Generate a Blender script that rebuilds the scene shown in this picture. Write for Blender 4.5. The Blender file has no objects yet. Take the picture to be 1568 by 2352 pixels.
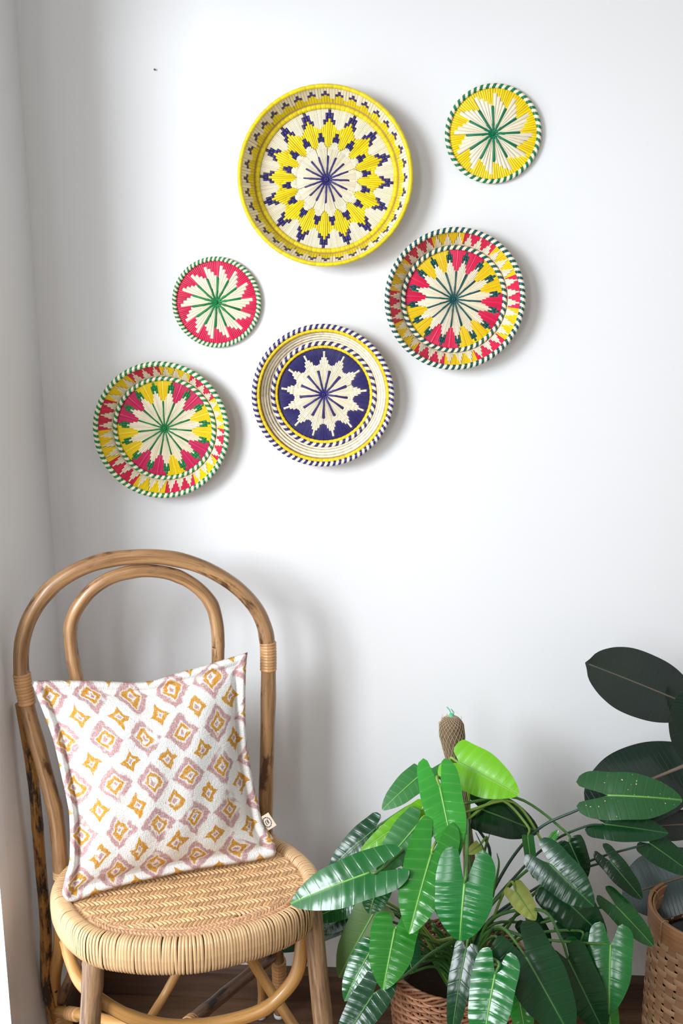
import bpy, math, random
from mathutils import Vector, Matrix
random.seed(7)
R = math.radians
scene = bpy.context.scene
col = scene.collection

# ------------------------------------------------------------------ camera, world, lights, exposure
FPX, PITCH, YAW, CAM_D, CAM_H = 2500.0, 11.0, 2.6, 2.25, 1.580
cd = bpy.data.cameras.new('camera'); cam = bpy.data.objects.new('camera', cd); col.objects.link(cam)
cam.location = (0, -CAM_D, CAM_H); cam.rotation_euler = (R(90 - PITCH), 0, R(YAW))
cd.sensor_fit = 'VERTICAL'; cd.sensor_height = 36; cd.lens = FPX * 36 / 2352
scene.camera = cam

world = bpy.data.worlds.new('world'); scene.world = world; world.use_nodes = True
world.node_tree.nodes['Background'].inputs[0].default_value = (1.0, 0.87, 0.72, 1)
world.node_tree.nodes['Background'].inputs[1].default_value = 0.34

def area(name, loc, rot, sx, sy, power, color):
    l = bpy.data.lights.new(name, 'AREA'); l.shape = 'RECTANGLE'; l.size = sx; l.size_y = sy
    l.energy = power; l.color = color
    o = bpy.data.objects.new(name, l); col.objects.link(o); o.location = loc; o.rotation_euler = rot
    return o
# daylight through the balcony door opening in the left wall
area('door_daylight', (-1.82, -2.45, 2.0), (Vector((0.05, 0, 1.15)) - Vector((-1.82, -2.45, 2.0))).to_track_quat('-Z', 'Y').to_euler(), 0.9, 1.0, 62, (0.88, 0.94, 1.0))
area('door_skylight', (-0.86, -0.92, 0.95), (R(90), 0, R(-90)), 0.95, 1.7, 11, (0.88, 0.94, 1.0))
# a second, smaller opening farther back in the same wall, beside the photographer
area('window_daylight', (-0.82, -2.75, 1.72), (R(90), 0, R(-58)), 0.66, 1.05, 20, (0.90, 0.95, 1.0))

scene.view_settings.view_transform = 'Standard'; scene.view_settings.look = 'None'
scene.view_settings.gamma = 1; scene.view_settings.use_curve_mapping = False
scene.view_settings.exposure = 0.34

# ------------------------------------------------------------------ pixel <-> place helpers (1568 x 2352 frame)
_p, _y = R(PITCH), R(YAW)
FW = Vector((-math.sin(_y) * math.cos(_p), math.cos(_y) * math.cos(_p), -math.sin(_p)))
RT = Vector((math.cos(_y), math.sin(_y), 0)); UP = RT.cross(FW)
CAM = Vector((0, -CAM_D, CAM_H))
def ray(x, y): return FW * FPX + RT * (x - 784) + UP * (1176 - y)
def P(x, y, Y):
    d = ray(x, y); return CAM + d * ((Y + CAM_D) / d.y)
def PZ(x, y, Z):
    d = ray(x, y); return CAM + d * ((Z - CAM_H) / d.z)
def PP(x, y, p0, n):
    d = ray(x, y); return CAM + d * ((p0 - CAM).dot(n) / d.dot(n))
def mpp(p): return (p - CAM).dot(FW) / FPX      # metres per pixel at a place

def srgb(r, g, b):
    def f(c):
        c /= 255.0
        return c / 12.92 if c <= 0.04045 else ((c + 0.055) / 1.055) ** 2.4
    return (f(r), f(g), f(b), 1)

# ------------------------------------------------------------------ materials
class NT:
    def __init__(s, name):
        s.m = bpy.data.materials.new(name); s.m.use_nodes = True; s.t = s.m.node_tree
        s.b = s.t.nodes['Principled BSDF']
    def n(s, typ, **kw):
        o = s.t.nodes.new(typ)
        for k, v in kw.items(): setattr(o, k, v)
        return o
    def put(s, sock, v):
        if isinstance(v, bpy.types.NodeSocket): s.t.links.new(v, sock)
        else: sock.default_value = v
    def math(s, op, a, b=0.0, c=None):
        o = s.n('ShaderNodeMath', operation=op); s.put(o.inputs[0], a); s.put(o.inputs[1], b)
        if c is not None: s.put(o.inputs[2], c)
        return o.outputs[0]
    def mix(s, f, a, b, blend='MIX'):
        o = s.n('ShaderNodeMix', data_type='RGBA', blend_type=blend)
        s.put(o.inputs[0], f); s.put(o.inputs[6], a); s.put(o.inputs[7], b); return o.outputs[2]
    def noise(s, vec, scale, detail=3.0, rough=0.55):
        o = s.n('ShaderNodeTexNoise'); o.inputs['Scale'].default_value = scale
        o.inputs['Detail'].default_value = detail; o.inputs['Roughness'].default_value = rough
        if vec is not None: s.t.links.new(vec, o.inputs['Vector'])
        return o.outputs['Fac']
    def mapping(s, vec, sc):
        o = s.n('ShaderNodeMapping'); o.inputs['Scale'].default_value = sc
        s.t.links.new(vec, o.inputs['Vector']); return o.outputs[0]
    def coord(s, which='Object'): return s.n('ShaderNodeTexCoord').outputs[which]
    def ramp(s, f, lo, hi):
        o = s.n('ShaderNodeMapRange'); s.put(o.inputs[0], f)
        o.inputs[1].default_value = lo; o.inputs[2].default_value = hi; return o.outputs[0]
    def bump(s, h, strength, dist=0.002):
        o = s.n('ShaderNodeBump'); o.inputs['Strength'].default_value = strength
        o.inputs['Distance'].default_value = dist; s.put(o.inputs['Height'], h)
        s.t.links.new(o.outputs[0], s.b.inputs['Normal'])
    def done(s, colr, rough=0.5, spec=0.5, coat=0.0):
        s.put(s.b.inputs['Base Color'], colr); s.put(s.b.inputs['Roughness'], rough)
        s.b.inputs['Specular IOR Level'].default_value = spec
        if coat: s.b.inputs['Coat Weight'].default_value = coat; s.b.inputs['Coat Roughness'].default_value = 0.12
        return s.m

def shade(c, k): return (min(1, c[0] * k), min(1, c[1] * k), min(1, c[2] * k), 1)

def mat_paint(name, c):
    t = NT(name); o = t.coord()
    n = t.noise(o, 3.0, 4); n2 = t.noise(o, 220.0, 2)
    c2 = t.mix(t.ramp(n, .3, .7), shade(c, .985), c)
    t.bump(n2, .05, .001)
    return t.done(c2, .75, .25)

def mat_straw(name, c, var=.22, rough=.42, spec=.45):
    """dyed palm-leaf strip: per-strip tone from the 'tone' attribute, per-piece tone, fine fibres"""
    t = NT(name); o = t.coord()
    a = t.n('ShaderNodeAttribute', attribute_name='tone').outputs['Fac']
    r = t.n('ShaderNodeObjectInfo').outputs['Random']
    n = t.noise(o, 260.0, 3)
    k = t.math('ADD', t.math('MULTIPLY', a, .55), t.math('MULTIPLY', r, .2))
    k = t.math('ADD', k, t.math('MULTIPLY', n, .35))
    cc = t.mix(t.ramp(k, .1, .95), shade(c, 1 - var), shade(c, 1 + var * .6))
    t.bump(n, .12, .001)
    return t.done(cc, rough, spec)

def mat_cane(name, c_lo, c_hi, burn=0.0, burn_c=(.02, .014, .01, 1), rough=.35, stretch=(6, 9)):
    """rattan pole: streaks run along the pole (uv.x = metres along, uv.y = round the pole)"""
    t = NT(name); uv = t.n('ShaderNodeTexCoord').outputs['UV']
    v = t.mapping(uv, (stretch[0], stretch[1], 1))
    n = t.noise(v, 1.0, 6, .6)
    v2 = t.mapping(uv, (3.2, 1.2, 1)); n2 = t.noise(v2, 1.0, 3)
    v3 = t.mapping(uv, (30, 40, 1)); n3 = t.noise(v3, 1.0, 4)
    k = t.math('ADD', t.math('MULTIPLY', n, .7), t.math('MULTIPLY', n2, .35))
    cc = t.mix(t.ramp(k, .36, .68), c_lo, c_hi)
    cc = t.mix(t.math('MULTIPLY', t.ramp(n3, .56, .72), .45), cc, shade(c_lo, .55))
    if burn:
        vb = t.mapping(uv, (9, 2.2, 1)); nb = t.noise(vb, 1.0, 5, .65)
        cc = t.mix(t.ramp(nb, .62 - burn * .22, .70 - burn * .2), cc, burn_c)
    t.bump(n3, .12, .0015)
    return t.done(cc, rough, .5, .25)

def mat_wood(name, c_lo, c_hi, scale=1.0):
    t = NT(name); o = t.coord('Object')
    r = t.n('ShaderNodeObjectInfo').outputs['Random']
    off = t.n('ShaderNodeVectorMath', operation='ADD'); t.t.links.new(o, off.inputs[0])
    cv = t.n('ShaderNodeCombineXYZ'); t.put(cv.inputs[0], t.math('MULTIPLY', r, 9.0)); t.put(cv.inputs[1], t.math('MULTIPLY', r, 3.0))
    t.t.links.new(cv.outputs[0], off.inputs[1])
    v = t.mapping(off.outputs[0], (2.2 * scale, 34 * scale, 34 * scale)); n = t.noise(v, 1.0, 7, .65)
    v2 = t.mapping(off.outputs[0], (1.2, 6, 6)); n2 = t.noise(v2, 1.0, 4)
    k = t.math('ADD', t.math('MULTIPLY', n, .65), t.math('ADD', t.math('MULTIPLY', n2, .35), t.math('MULTIPLY', r, .12)))
    cc = t.mix(t.ramp(k, .38, .72), c_lo, c_hi)
    t.bump(n, .2, .001)
    return t.done(cc, .45, .4)

def mat_plain(name, c, rough=.5, spec=.5, nscale=40, var=.1):
    t = NT(name); n = t.noise(t.coord(), nscale, 4)
    cc = t.mix(n, shade(c, 1 - var), shade(c, 1 + var)); t.bump(n, .06, .001)
    return t.done(cc, rough, spec)

def mat_leaf(name, c, vein, rough=.26, veins=7.5, vk=.13, trans=0.0, spots=False, spec=.5):
    """uv.x 0..1 across the blade (0.5 = midrib), uv.y along it"""
    t = NT(name); uv = t.n('ShaderNodeTexCoord').outputs['UV']
    sp = t.n('ShaderNodeSeparateXYZ'); t.t.links.new(uv, sp.inputs[0])
    ax = t.math('ABSOLUTE', t.math('SUBTRACT', sp.outputs[0], .5))
    ph = t.math('SUBTRACT', t.math('MULTIPLY', sp.outputs[1], veins), t.math('MULTIPLY', ax, 1.3))
    d = t.math('ABSOLUTE', t.math('SUBTRACT', t.math('FRACT', ph), .5))
    vl = t.math('SUBTRACT', 1.0, t.ramp(d, .0, .09))
    mid = t.math('SUBTRACT', 1.0, t.ramp(ax, .004, .03))
    n = t.noise(t.coord(), 14, 4); r = t.n('ShaderNodeObjectInfo').outputs['Random']
    k = t.math('ADD', t.math('MULTIPLY', n, .6), t.math('MULTIPLY', r, .4))
    base = t.mix(t.ramp(k, .25, .75), shade(c, .72), shade(c, 1.25))
    cc = t.mix(t.math('MULTIPLY', vl, vk), base, vein)
    cc = t.mix(t.math('MULTIPLY', mid, .8), cc, vein)
    if spots:
        n3 = t.noise(t.coord(), 170, 1)
        cc = t.mix(t.ramp(n3, .735, .75), cc, srgb(214, 190, 120))
    n2 = t.noise(t.coord(), 320, 2)
    t.bump(t.math('ADD', t.math('MULTIPLY', vl, -.4), t.math('MULTIPLY', n2, .12)), .25, .0012)
    m = t.done(cc, rough, spec)
    if trans:
        tr = t.n('ShaderNodeBsdfTranslucent'); t.put(tr.inputs[0], shade(c, 1.8))
        mx = t.n('ShaderNodeMixShader'); mx.inputs[0].default_value = trans
        out = t.t.nodes['Material Output']
        t.t.links.new(t.b.outputs[0], mx.inputs[1]); t.t.links.new(tr.outputs[0], mx.inputs[2])
        t.t.links.new(mx.outputs[0], out.inputs[0])
    return m

def mat_cushion():
    t = NT('printed_cotton'); uv = t.n('ShaderNodeTexCoord').outputs['UV']
    no = t.n('ShaderNodeTexNoise'); no.inputs['Scale'].default_value = 13; no.inputs['Detail'].default_value = 4
    t.t.links.new(uv, no.inputs['Vector'])
    s = t.n('ShaderNodeSeparateXYZ'); t.t.links.new(uv, s.inputs[0])
    s2 = t.n('ShaderNodeSeparateColor'); t.t.links.new(no.outputs['Color'], s2.inputs[0])
    no2 = t.n('ShaderNodeTexNoise'); no2.inputs['Scale'].default_value = 38; no2.inputs['Detail'].default_value = 2
    t.t.links.new(uv, no2.inputs['Vector']); s3 = t.n('ShaderNodeSeparateColor'); t.t.links.new(no2.outputs['Color'], s3.inputs[0])
    def axis(i, cells, amp):
        d = t.math('MULTIPLY', t.math('SUBTRACT', s2.outputs[i], .5), amp)
        d2 = t.math('MULTIPLY', t.math('SUBTRACT', s3.outputs[i], .5), amp * .32)
        return t.math('ADD', t.math('MULTIPLY', s.outputs[i], cells), t.math('ADD', d, d2))
    U, V = axis(0, 5.25, .30), axis(1, 4.75, .30)
    def dist(du, dv, pw):
        fx = t.math('ABSOLUTE', t.math('SUBTRACT', t.math('FRACT', t.math('ADD', U, du)), .5))
        fy = t.math('ABSOLUTE', t.math('SUBTRACT', t.math('FRACT', t.math('ADD', V, dv)), .5))
        q = t.math('ADD', t.math('POWER', fx, pw), t.math('POWER', fy, pw))
        return t.math('POWER', q, 1 / pw)
    dl = dist(.18, .1, 1.0); ds = dist(.68, .6, .80)
    frag = t.noise(uv, 9.0, 2)
    def band(d, lo, hi, soft=.02):
        return t.math('MULTIPLY', t.ramp(d, lo - soft, lo + soft), t.math('SUBTRACT', 1.0, t.ramp(d, hi - soft, hi + soft)))
    pink = t.math('MULTIPLY', band(dl, .285, .45, .03), t.ramp(frag, .34, .42))
    pink = t.math('MAXIMUM', pink, t.math('SUBTRACT', 1.0, t.ramp(dl, .05, .09)))
    pink = t.math('MAXIMUM', pink, t.math('SUBTRACT', 1.0, t.ramp(ds, .06, .1)))
    frag2 = t.noise(uv, 17.0, 2)
    och = t.math('MAXIMUM', band(dl, .125, .245), band(ds, .13, .29))
    och = t.math('MULTIPLY', och, t.ramp(frag2, .30, .36))
    # slub weave: print breaks up along the threads
    w1 = t.noise(t.mapping(uv, (260, 46, 1)), 1.0, 2); w2 = t.noise(t.mapping(uv, (46, 260, 1)), 1.0, 2)
    w = t.math('ADD', w1, w2)
    thr = t.ramp(w, .72, 1.05)
    pink = t.math('MULTIPLY', pink, t.math('ADD', .5, t.math('MULTIPLY', thr, .45)))
    och = t.math('MULTIPLY', och, t.math('ADD', .7, t.math('MULTIPLY', thr, .3)))
    cc = t.mix(pink, srgb(238, 236, 232), srgb(186, 138, 138))
    cc = t.mix(och, cc, srgb(204, 144, 36))
    t.bump(w, .8, .002)
    return t.done(cc, .9, .15)

CREAM = mat_straw('cream_straw', srgb(246, 234, 208), .16)
YELLOW = mat_straw('yellow_straw', srgb(250, 214, 8), .16)
YELLOW2 = mat_straw('golden_straw', srgb(248, 206, 22), .2)
LEMON = mat_straw('lemon_straw', srgb(236, 212, 20), .2)
PINK = mat_straw('pink_straw', srgb(222, 32, 82), .24)
MAGENTA = mat_straw('magenta_straw', srgb(206, 36, 92), .24)
GREEN = mat_straw('green_straw', srgb(0, 116, 78), .3)
EMERALD = mat_straw('emerald_straw', srgb(20, 126, 66), .3)
TEAL = mat_straw('teal_straw', srgb(10, 82, 84), .3)
NAVY = mat_straw('navy_straw', srgb(48, 42, 110), .3)
BACK = mat_straw('gap_shade_backing', srgb(176, 150, 104), .2, .7, .2)  # darker tan behind the strips, painting shade into the gaps of the weave
WHITE = mat_paint('white_wall_paint', srgb(238, 238, 239))
WHITE2 = mat_paint('white_ceiling_paint', srgb(238, 238, 236))
GLOSSW = mat_plain('white_gloss_paint', srgb(240, 241, 244), .3, .5, 20, .02)
PLANK = mat_wood('dark_plank_wood', srgb(62, 44, 34), srgb(124, 94, 70))
SKIRT = mat_wood('dark_skirting_wood', srgb(58, 42, 34), srgb(112, 86, 68))
CANE = mat_cane('honey_cane', srgb(112, 76, 46), srgb(194, 150, 104), burn=.28, burn_c=srgb(84, 54, 30))
CANE_L = mat_cane('light_cane', srgb(188, 132, 70), srgb(226, 178, 116))
CANE_Y = mat_cane('golden_cane', srgb(170, 118, 60), srgb(208, 158, 94))
CANE_B = mat_cane('scorched_cane', srgb(150, 98, 40), srgb(200, 146, 76), burn=.75)
CANE_D = mat_cane('dark_charred_cane', srgb(92, 66, 46), srgb(140, 104, 74), burn=.45, burn_c=srgb(34, 28, 34))
BARK = mat_cane('barky_cane', srgb(70, 48, 32), srgb(196, 154, 114), rough=.5, stretch=(9, 16))
STRIP = mat_straw('peeled_cane_strip', srgb(216, 176, 130), .26, .28)
BIND = mat_straw('cane_binding', srgb(204, 154, 104), .2, .36)
WEAVE = mat_straw('cane_weave', srgb(216, 174, 126), .34, .4)
WEAVE_R = mat_straw('reddish_cane_weave', srgb(212, 164, 124), .36, .45)
UNDER = mat_plain('seat_underlay_cane', srgb(120, 80, 48), .7, .2, 60, .25)
COTTON = mat_cushion()
TAGC = mat_plain('natural_cotton_tape', srgb(226, 214, 190), .85, .1, 300, .05)
INK = mat_plain('navy_ink', srgb(62, 60, 100), .8, .1, 300, .1)
WICKER = mat_straw('brown_wicker', srgb(172, 122, 88), .34, .45)
WICKER_D = mat_straw('dark_wicker', srgb(120, 74, 50), .3, .5)
BAMB = mat_straw('split_bamboo', srgb(190, 152, 118), .24, .45)
BAMB_T = mat_straw('bamboo_stave', srgb(176, 132, 98), .24, .5)
BAMB_R = mat_cane('bamboo_hoop', srgb(150, 104, 70), srgb(184, 136, 92), rough=.4, stretch=(5, 8))
BLACKP = mat_plain('black_plastic', srgb(30, 31, 36), .35, .5, 30, .2)
SOIL = mat_plain('potting_soil', srgb(48, 36, 28), .95, .1, 120, .5)
COIR = mat_straw('coir_fibre', srgb(118, 98, 78), .5, .9, .1)
NET = mat_plain('green_twine', srgb(96, 196, 150), .6, .3, 200, .1)
NETB = mat_plain('brown_net', srgb(190, 170, 140), .8, .2, 200, .2)
STEMG = mat_plain('green_stalk', srgb(70, 116, 52), .45, .45, 30, .25)
STEMD = mat_plain('dark_stalk', srgb(44, 74, 58), .4, .5, 30, .25)
STEMY = mat_plain('pale_stalk', srgb(126, 160, 66), .45, .45, 30, .2)
RIBG = mat_plain('leaf_rib_green', srgb(118, 174, 84), .4, .4, 40, .1)
RIBD = mat_plain('leaf_rib_dark', srgb(76, 124, 66), .4, .4, 40, .1)
RIBP = mat_plain('leaf_rib_pinkish', srgb(122, 106, 92), .45, .4, 40, .1)
TRUNK = mat_plain('grey_brown_trunk', srgb(96, 84, 70), .8, .2, 60, .3)
L_DARK = mat_leaf('dark_green_leaf', srgb(16, 58, 30), srgb(50, 104, 50), .2, spec=.36)
L_MID = mat_leaf('mid_green_leaf', srgb(24, 100, 42), srgb(92, 156, 72), .19)
L_BRIGHT = mat_leaf('bright_green_leaf', srgb(44, 132, 40), srgb(136, 196, 90), .18, trans=.1)
L_LIME = mat_leaf('lime_green_leaf', srgb(104, 172, 26), srgb(184, 216, 92), .3, trans=.2)
L_PALE = mat_leaf('pale_matte_leaf', srgb(50, 116, 54), srgb(120, 168, 100), .4, trans=.1)
L_OLIVE = mat_leaf('olive_leaf', srgb(84, 116, 58), srgb(140, 162, 96), .5, trans=.1)
L_YELL = mat_leaf('yellowing_leaf', srgb(172, 182, 92), srgb(206, 206, 128), .5, trans=.15)
L_SPOT = mat_leaf('spotted_green_leaf', srgb(32, 88, 40), srgb(84, 144, 74), .32, spots=True)
L_RUB = mat_leaf('rubber_plant_leaf', srgb(28, 42, 34), srgb(44, 58, 48), .2, veins=26.0, vk=.3)
L_RUB_SHEEN = mat_leaf('grey_sheen_rubber_leaf', srgb(60, 78, 76), srgb(84, 104, 92), .3, veins=26.0, vk=.3)  # bluish-grey reflection on a glossy leaf, painted into its base colour
PIN = mat_plain('grey_metal_pin', srgb(120, 116, 112), .5, .5, 50, .05)

# ------------------------------------------------------------------ mesh helpers
class MB:
    """collects vertices / faces; builds ONE mesh object"""
    def __init__(s): s.v = []; s.f = []; s.mi = []; s.tone = []; s.uv = []
    def add(s, vs, fs, mi=0, tone=None, uvs=None):
        b = len(s.v); s.v += [tuple(x) for x in vs]
        tn = random.random() if tone is None else tone
        s.tone += [tn] * len(vs); s.uv += (uvs if uvs else [(0, 0)] * len(vs))
        for q in fs: s.f.append(tuple(i + b for i in q)); s.mi.append(mi)
    def grid(s, rows, mi=0, tone=None, uvs=None, close=False):
        nr, nc = len(rows), len(rows[0]); vs = [p for r in rows for p in r]; fs = []
        for i in range(nr - 1):
            for j in range(nc if close else nc - 1):
                k = (j + 1) % nc
                fs.append((i * nc + j, i * nc + k, (i + 1) * nc + k, (i + 1) * nc + j))
        s.add(vs, fs, mi, tone, [u for r in uvs for u in r] if uvs else None)
    def box(s, a, b, mi=0):
        x0, y0, z0 = a; x1, y1, z1 = b
        s.add([(x0,y0,z0),(x1,y0,z0),(x1,y1,z0),(x0,y1,z0),(x0,y0,z1),(x1,y0,z1),(x1,y1,z1),(x0,y1,z1)],
              [(0,3,2,1),(4,5,6,7),(0,1,5,4),(1,2,6,5),(2,3,7,6),(3,0,4,7)], mi)
    def tube(s, pts, rad, seg=10, mi=0, tone=None, caps=True, closed=False):
        pts = [Vector(p) for p in pts]; n = len(pts)
        if not hasattr(rad, '__len__'): rad = [rad] * n
        T = []
        for i in range(n):
            a = pts[(i - 1) % n] if (closed or i > 0) else pts[0]
            b = pts[(i + 1) % n] if (closed or i < n - 1) else pts[-1]
            T.append((b - a).normalized())
        up = Vector((0, 0, 1)) if abs(T[0].z) < .9 else Vector((1, 0, 0))
        nrm = T[0].cross(up).normalized(); rows = []; uvs = []; L = 0
        for i in range(n):
            if i: L += (pts[i] - pts[i - 1]).length
            nrm = (nrm - T[i] * nrm.dot(T[i])).normalized(); bi = T[i].cross(nrm)
            rows.append([pts[i] + (nrm * math.cos(a) + bi * math.sin(a)) * rad[i] for a in [2 * math.pi * k / seg for k in range(seg + 1)]])
            uvs.append([(L, k / seg) for k in range(seg + 1)])
        if closed: rows.append(rows[0]); uvs.append([(L + .01, k / seg) for k in range(seg + 1)])
        b = len(s.v); s.grid(rows, mi, tone, uvs)
        if caps and not closed:
            s.f.append(tuple(b + k for k in range(seg))[::-1]); s.mi.append(mi)
            e = b + (n - 1) * (seg + 1); s.f.append(tuple(e + k for k in range(seg))); s.mi.append(mi)
    def mesh(s, name, mats, org=(0, 0, 0), smooth=True):
        o = Vector(org); me = bpy.data.meshes.new(name)
        me.from_pydata([tuple(Vector(v) - o) for v in s.v], [], s.f)
        for m in (mats if isinstance(mats, (list, tuple)) else [mats]): me.materials.append(m)
        me.polygons.foreach_set('material_index', s.mi)
        if smooth: me.polygons.foreach_set('use_smooth', [True] * len(me.polygons))
        at = me.attributes.new('tone', 'FLOAT', 'POINT'); at.data.foreach_set('value', s.tone)
        uv = me.uv_layers.new(name='UVMap'); li = [0] * len(me.loops); me.loops.foreach_get('vertex_index', li)
        flat = []
        for i in li: flat += s.uv[i]
        uv.data.foreach_set('uv', flat); me.update(); return me
    def build(s, name, mats, parent=None, org=(0, 0, 0), smooth=True):
        return link(name, s.mesh(name, mats, org, smooth), parent)

def link(name, me, parent=None):
    o = bpy.data.objects.new(name, me); col.objects.link(o)
    if parent: o.parent = parent
    return o
def tag(o, label, cat, group=None):
    o['label'] = label; o['category'] = cat
    if group: o['group'] = group
    return o
def thing(name, loc, label, cat, group=None):
    o = bpy.data.objects.new(name, None); col.objects.link(o); o.location = loc
    o.empty_display_size = .05; return tag(o, label, cat, group)
def struct(o): o['kind'] = 'structure'; return o
def spline(pts, n):
    """Catmull-Rom through points, n samples per span"""
    p = [Vector(q) for q in pts]; p = [p[0] * 2 - p[1]] + p + [p[-1] * 2 - p[-2]]; out = []
    for i in range(1, len(p) - 2):
        for k in range(n):
            t = k / n; a, b, c, d = p[i - 1], p[i], p[i + 1], p[i + 2]
            out.append(.5 * ((2 * b) + (c - a) * t + (2 * a - 5 * b + 4 * c - d) * t * t + (3 * b - a - 3 * c + d) * t ** 3))
    out.append(p[-2]); return out
def closed_spline(pts, n):
    p = [Vector(q) for q in pts]; m = len(p); out = []
    for i in range(m):
        a, b, c, d = p[(i - 1) % m], p[i], p[(i + 1) % m], p[(i + 2) % m]
        for k in range(n):
            t = k / n
            out.append(.5 * ((2 * b) + (c - a) * t + (2 * a - 5 * b + 4 * c - d) * t * t + (3 * b - a - 3 * c + d) * t ** 3))
    return out
def lerp(a, b, t): return a + (b - a) * t
def smooth_interp(tab, x):
    n = len(tab)
    for i in range(n - 1):
        if x <= tab[i + 1][0]:
            (x0, y0), (x1, y1) = tab[i], tab[i + 1]; h = x1 - x0; t = max(0, min(1, (x - x0) / h))
            s0 = (y1 - tab[i - 1][1]) / (x1 - tab[i - 1][0]) if i > 0 else (y1 - y0) / h
            s1 = (tab[i + 2][1] - y0) / (tab[i + 2][0] - x0) if i < n - 2 else (y1 - y0) / h
            return max(0, y0 * (1 + 2 * t) * (1 - t) ** 2 + h * s0 * t * (1 - t) ** 2 + y1 * t * t * (3 - 2 * t) + h * s1 * t * t * (t - 1))
    return tab[-1][1]
def interp(tab, x):
    for i in range(len(tab) - 1):
        if x <= tab[i + 1][0]:
            t = (x - tab[i][0]) / (tab[i + 1][0] - tab[i][0]); return lerp(tab[i][1], tab[i + 1][1], max(0, min(1, t)))
    return tab[-1][1]

# ------------------------------------------------------------------ the setting
def lwx(z): return -0.7045 - 0.0166 * z        # the left wall is slightly out of plumb
DOOR_Y0, DOOR_Y1, DOOR_Z = -0.40, -1.95, 2.25   # opening of the balcony door in the left wall
H = 2.75
m = MB(); m.box((-1.0, 0, -.1), (2.4, .12, H)); wall_back = struct(m.build('wall_back', WHITE, smooth=False))
def lw(mb, y0, y1, z0, z1, x0=None, thick=.14):
    vs = []
    for z in (z0, z1):
        vs += [(lwx(z), y0, z), (lwx(z), y1, z), (lwx(z) - thick, y1, z), (lwx(z) - thick, y0, z)]
    mb.add(vs, [(0,1,2,3),(7,6,5,4),(0,4,5,1),(1,5,6,2),(2,6,7,3),(3,7,4,0)])
m = MB(); lw(m, 0, DOOR_Y0, -.1, H); lw(m, DOOR_Y0, DOOR_Y1, DOOR_Z, H); lw(m, DOOR_Y1, -2.35, -.1, H); lw(m, -2.35, -3.15, -.1, 1.15); lw(m, -2.35, -3.15, 2.3, H); lw(m, -3.15, -3.6, -.1, H)
struct(m.build('wall_left', WHITE, smooth=False))
m = MB(); m.box((2.4, -3.6, -.1), (2.52, .12, H)); struct(m.build('wall_right', WHITE, smooth=False))
m = MB(); m.box((-1.0, -3.6, H), (2.52, .12, H + .1)); struct(m.build('ceiling', WHITE2, smooth=False))
# white door casing lining the opening
def casing(name, y0, y1, z0, z1):
    mb = MB(); vs = []
    for z in (z0, z1):
        vs += [(lwx(z) + .002, y0, z), (lwx(z) + .002, y1, z), (lwx(z) - .13, y1, z), (lwx(z) - .13, y0, z)]
    mb.add(vs, [(0,1,2,3),(7,6,5,4),(0,4,5,1),(1,5,6,2),(2,6,7,3),(3,7,4,0)])
    return struct(mb.build(name, GLOSSW, smooth=False))
casing('trim_1', DOOR_Y0, DOOR_Y0 - .045, 0, DOOR_Z); casing('trim_2', DOOR_Y1 + .045, DOOR_Y1, 0, DOOR_Z)
casing('trim_3', DOOR_Y0 - .046, DOOR_Y1 + .046, DOOR_Z - .045, DOOR_Z)
# floor of dark planks that run along the back wall
m = MB(); m.box((-1.0, -3.6, -.1), (2.4, 0, -.014)); floor = struct(m.build('floor', mat_plain('floor_joint', srgb(24, 18, 15), .8, .2), smooth=False))
def plank_mesh(w, d):
    mb = MB(); e = .0014; z = 0; t = -.014
    mb.add([(0,0,t),(w,0,t),(w,d,t),(0,d,t),(0,0,z-e),(w,0,z-e),(w,d,z-e),(0,d,z-e),(e,e,z),(w-e,e,z),(w-e,d-e,z),(e,d-e,z)],
           [(0,1,5,4),(1,2,6,5),(2,3,7,6),(3,0,4,7),(4,5,9,8),(5,6,10,9),(6,7,11,10),(7,4,8,11),(8,9,10,11)])
    return mb.mesh('plank', PLANK, smooth=False)
pw, pl = .092, .83
pm = [plank_mesh(pl - .0015, pw - .002) for _ in range(2)]
for i in range(16):
    x = -1.0 + ((i * .37) % .8) - .8
    while x < 2.3:
        o = link('plank', random.choice(pm), floor); o.location = (x, -.006 - (i + 1) * pw, random.uniform(-.0006, .0)); x += pl
# skirting boards
def skirt_profile(t): return [(0, 0), (t, 0), (t, .062), (t * .72, .072), (t * .35, .077), (0, .078)]
def skirting(name, pts_fn):
    mb = MB(); prof = skirt_profile(.012); rows = [[pts_fn(u, a, b) for (a, b) in prof] for u in (0, .25, .5, .75, 1)]
    mb.grid(rows); mb.f.append(tuple(range(len(prof)))); mb.mi.append(0)
    e = 4 * len(prof); mb.f.append(tuple(e + k for k in range(len(prof)))[::-1]); mb.mi.append(0)
    return struct(mb.build(name, SKIRT, smooth=False))
skirting('baseboard_back', lambda u, a, b: (lerp(-.70, 2.39, u), -a, b))
skirting('baseboard_left', lambda u, a, b: (lwx(b) + a, lerp(-.013, DOOR_Y0 + .002, u), b))
# a small mark / pin left in the plaster, high on the wall
pn = P(356, 160, -.001); m = MB(); m.tube([pn + Vector((0, .004, 0)), pn + Vector((0, -.004, -.0005)), pn + Vector((0, -.005, -.0006))], [.0012, .0012, .002], 8)
m.build('wall_pin', PIN, wall_back)

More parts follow.
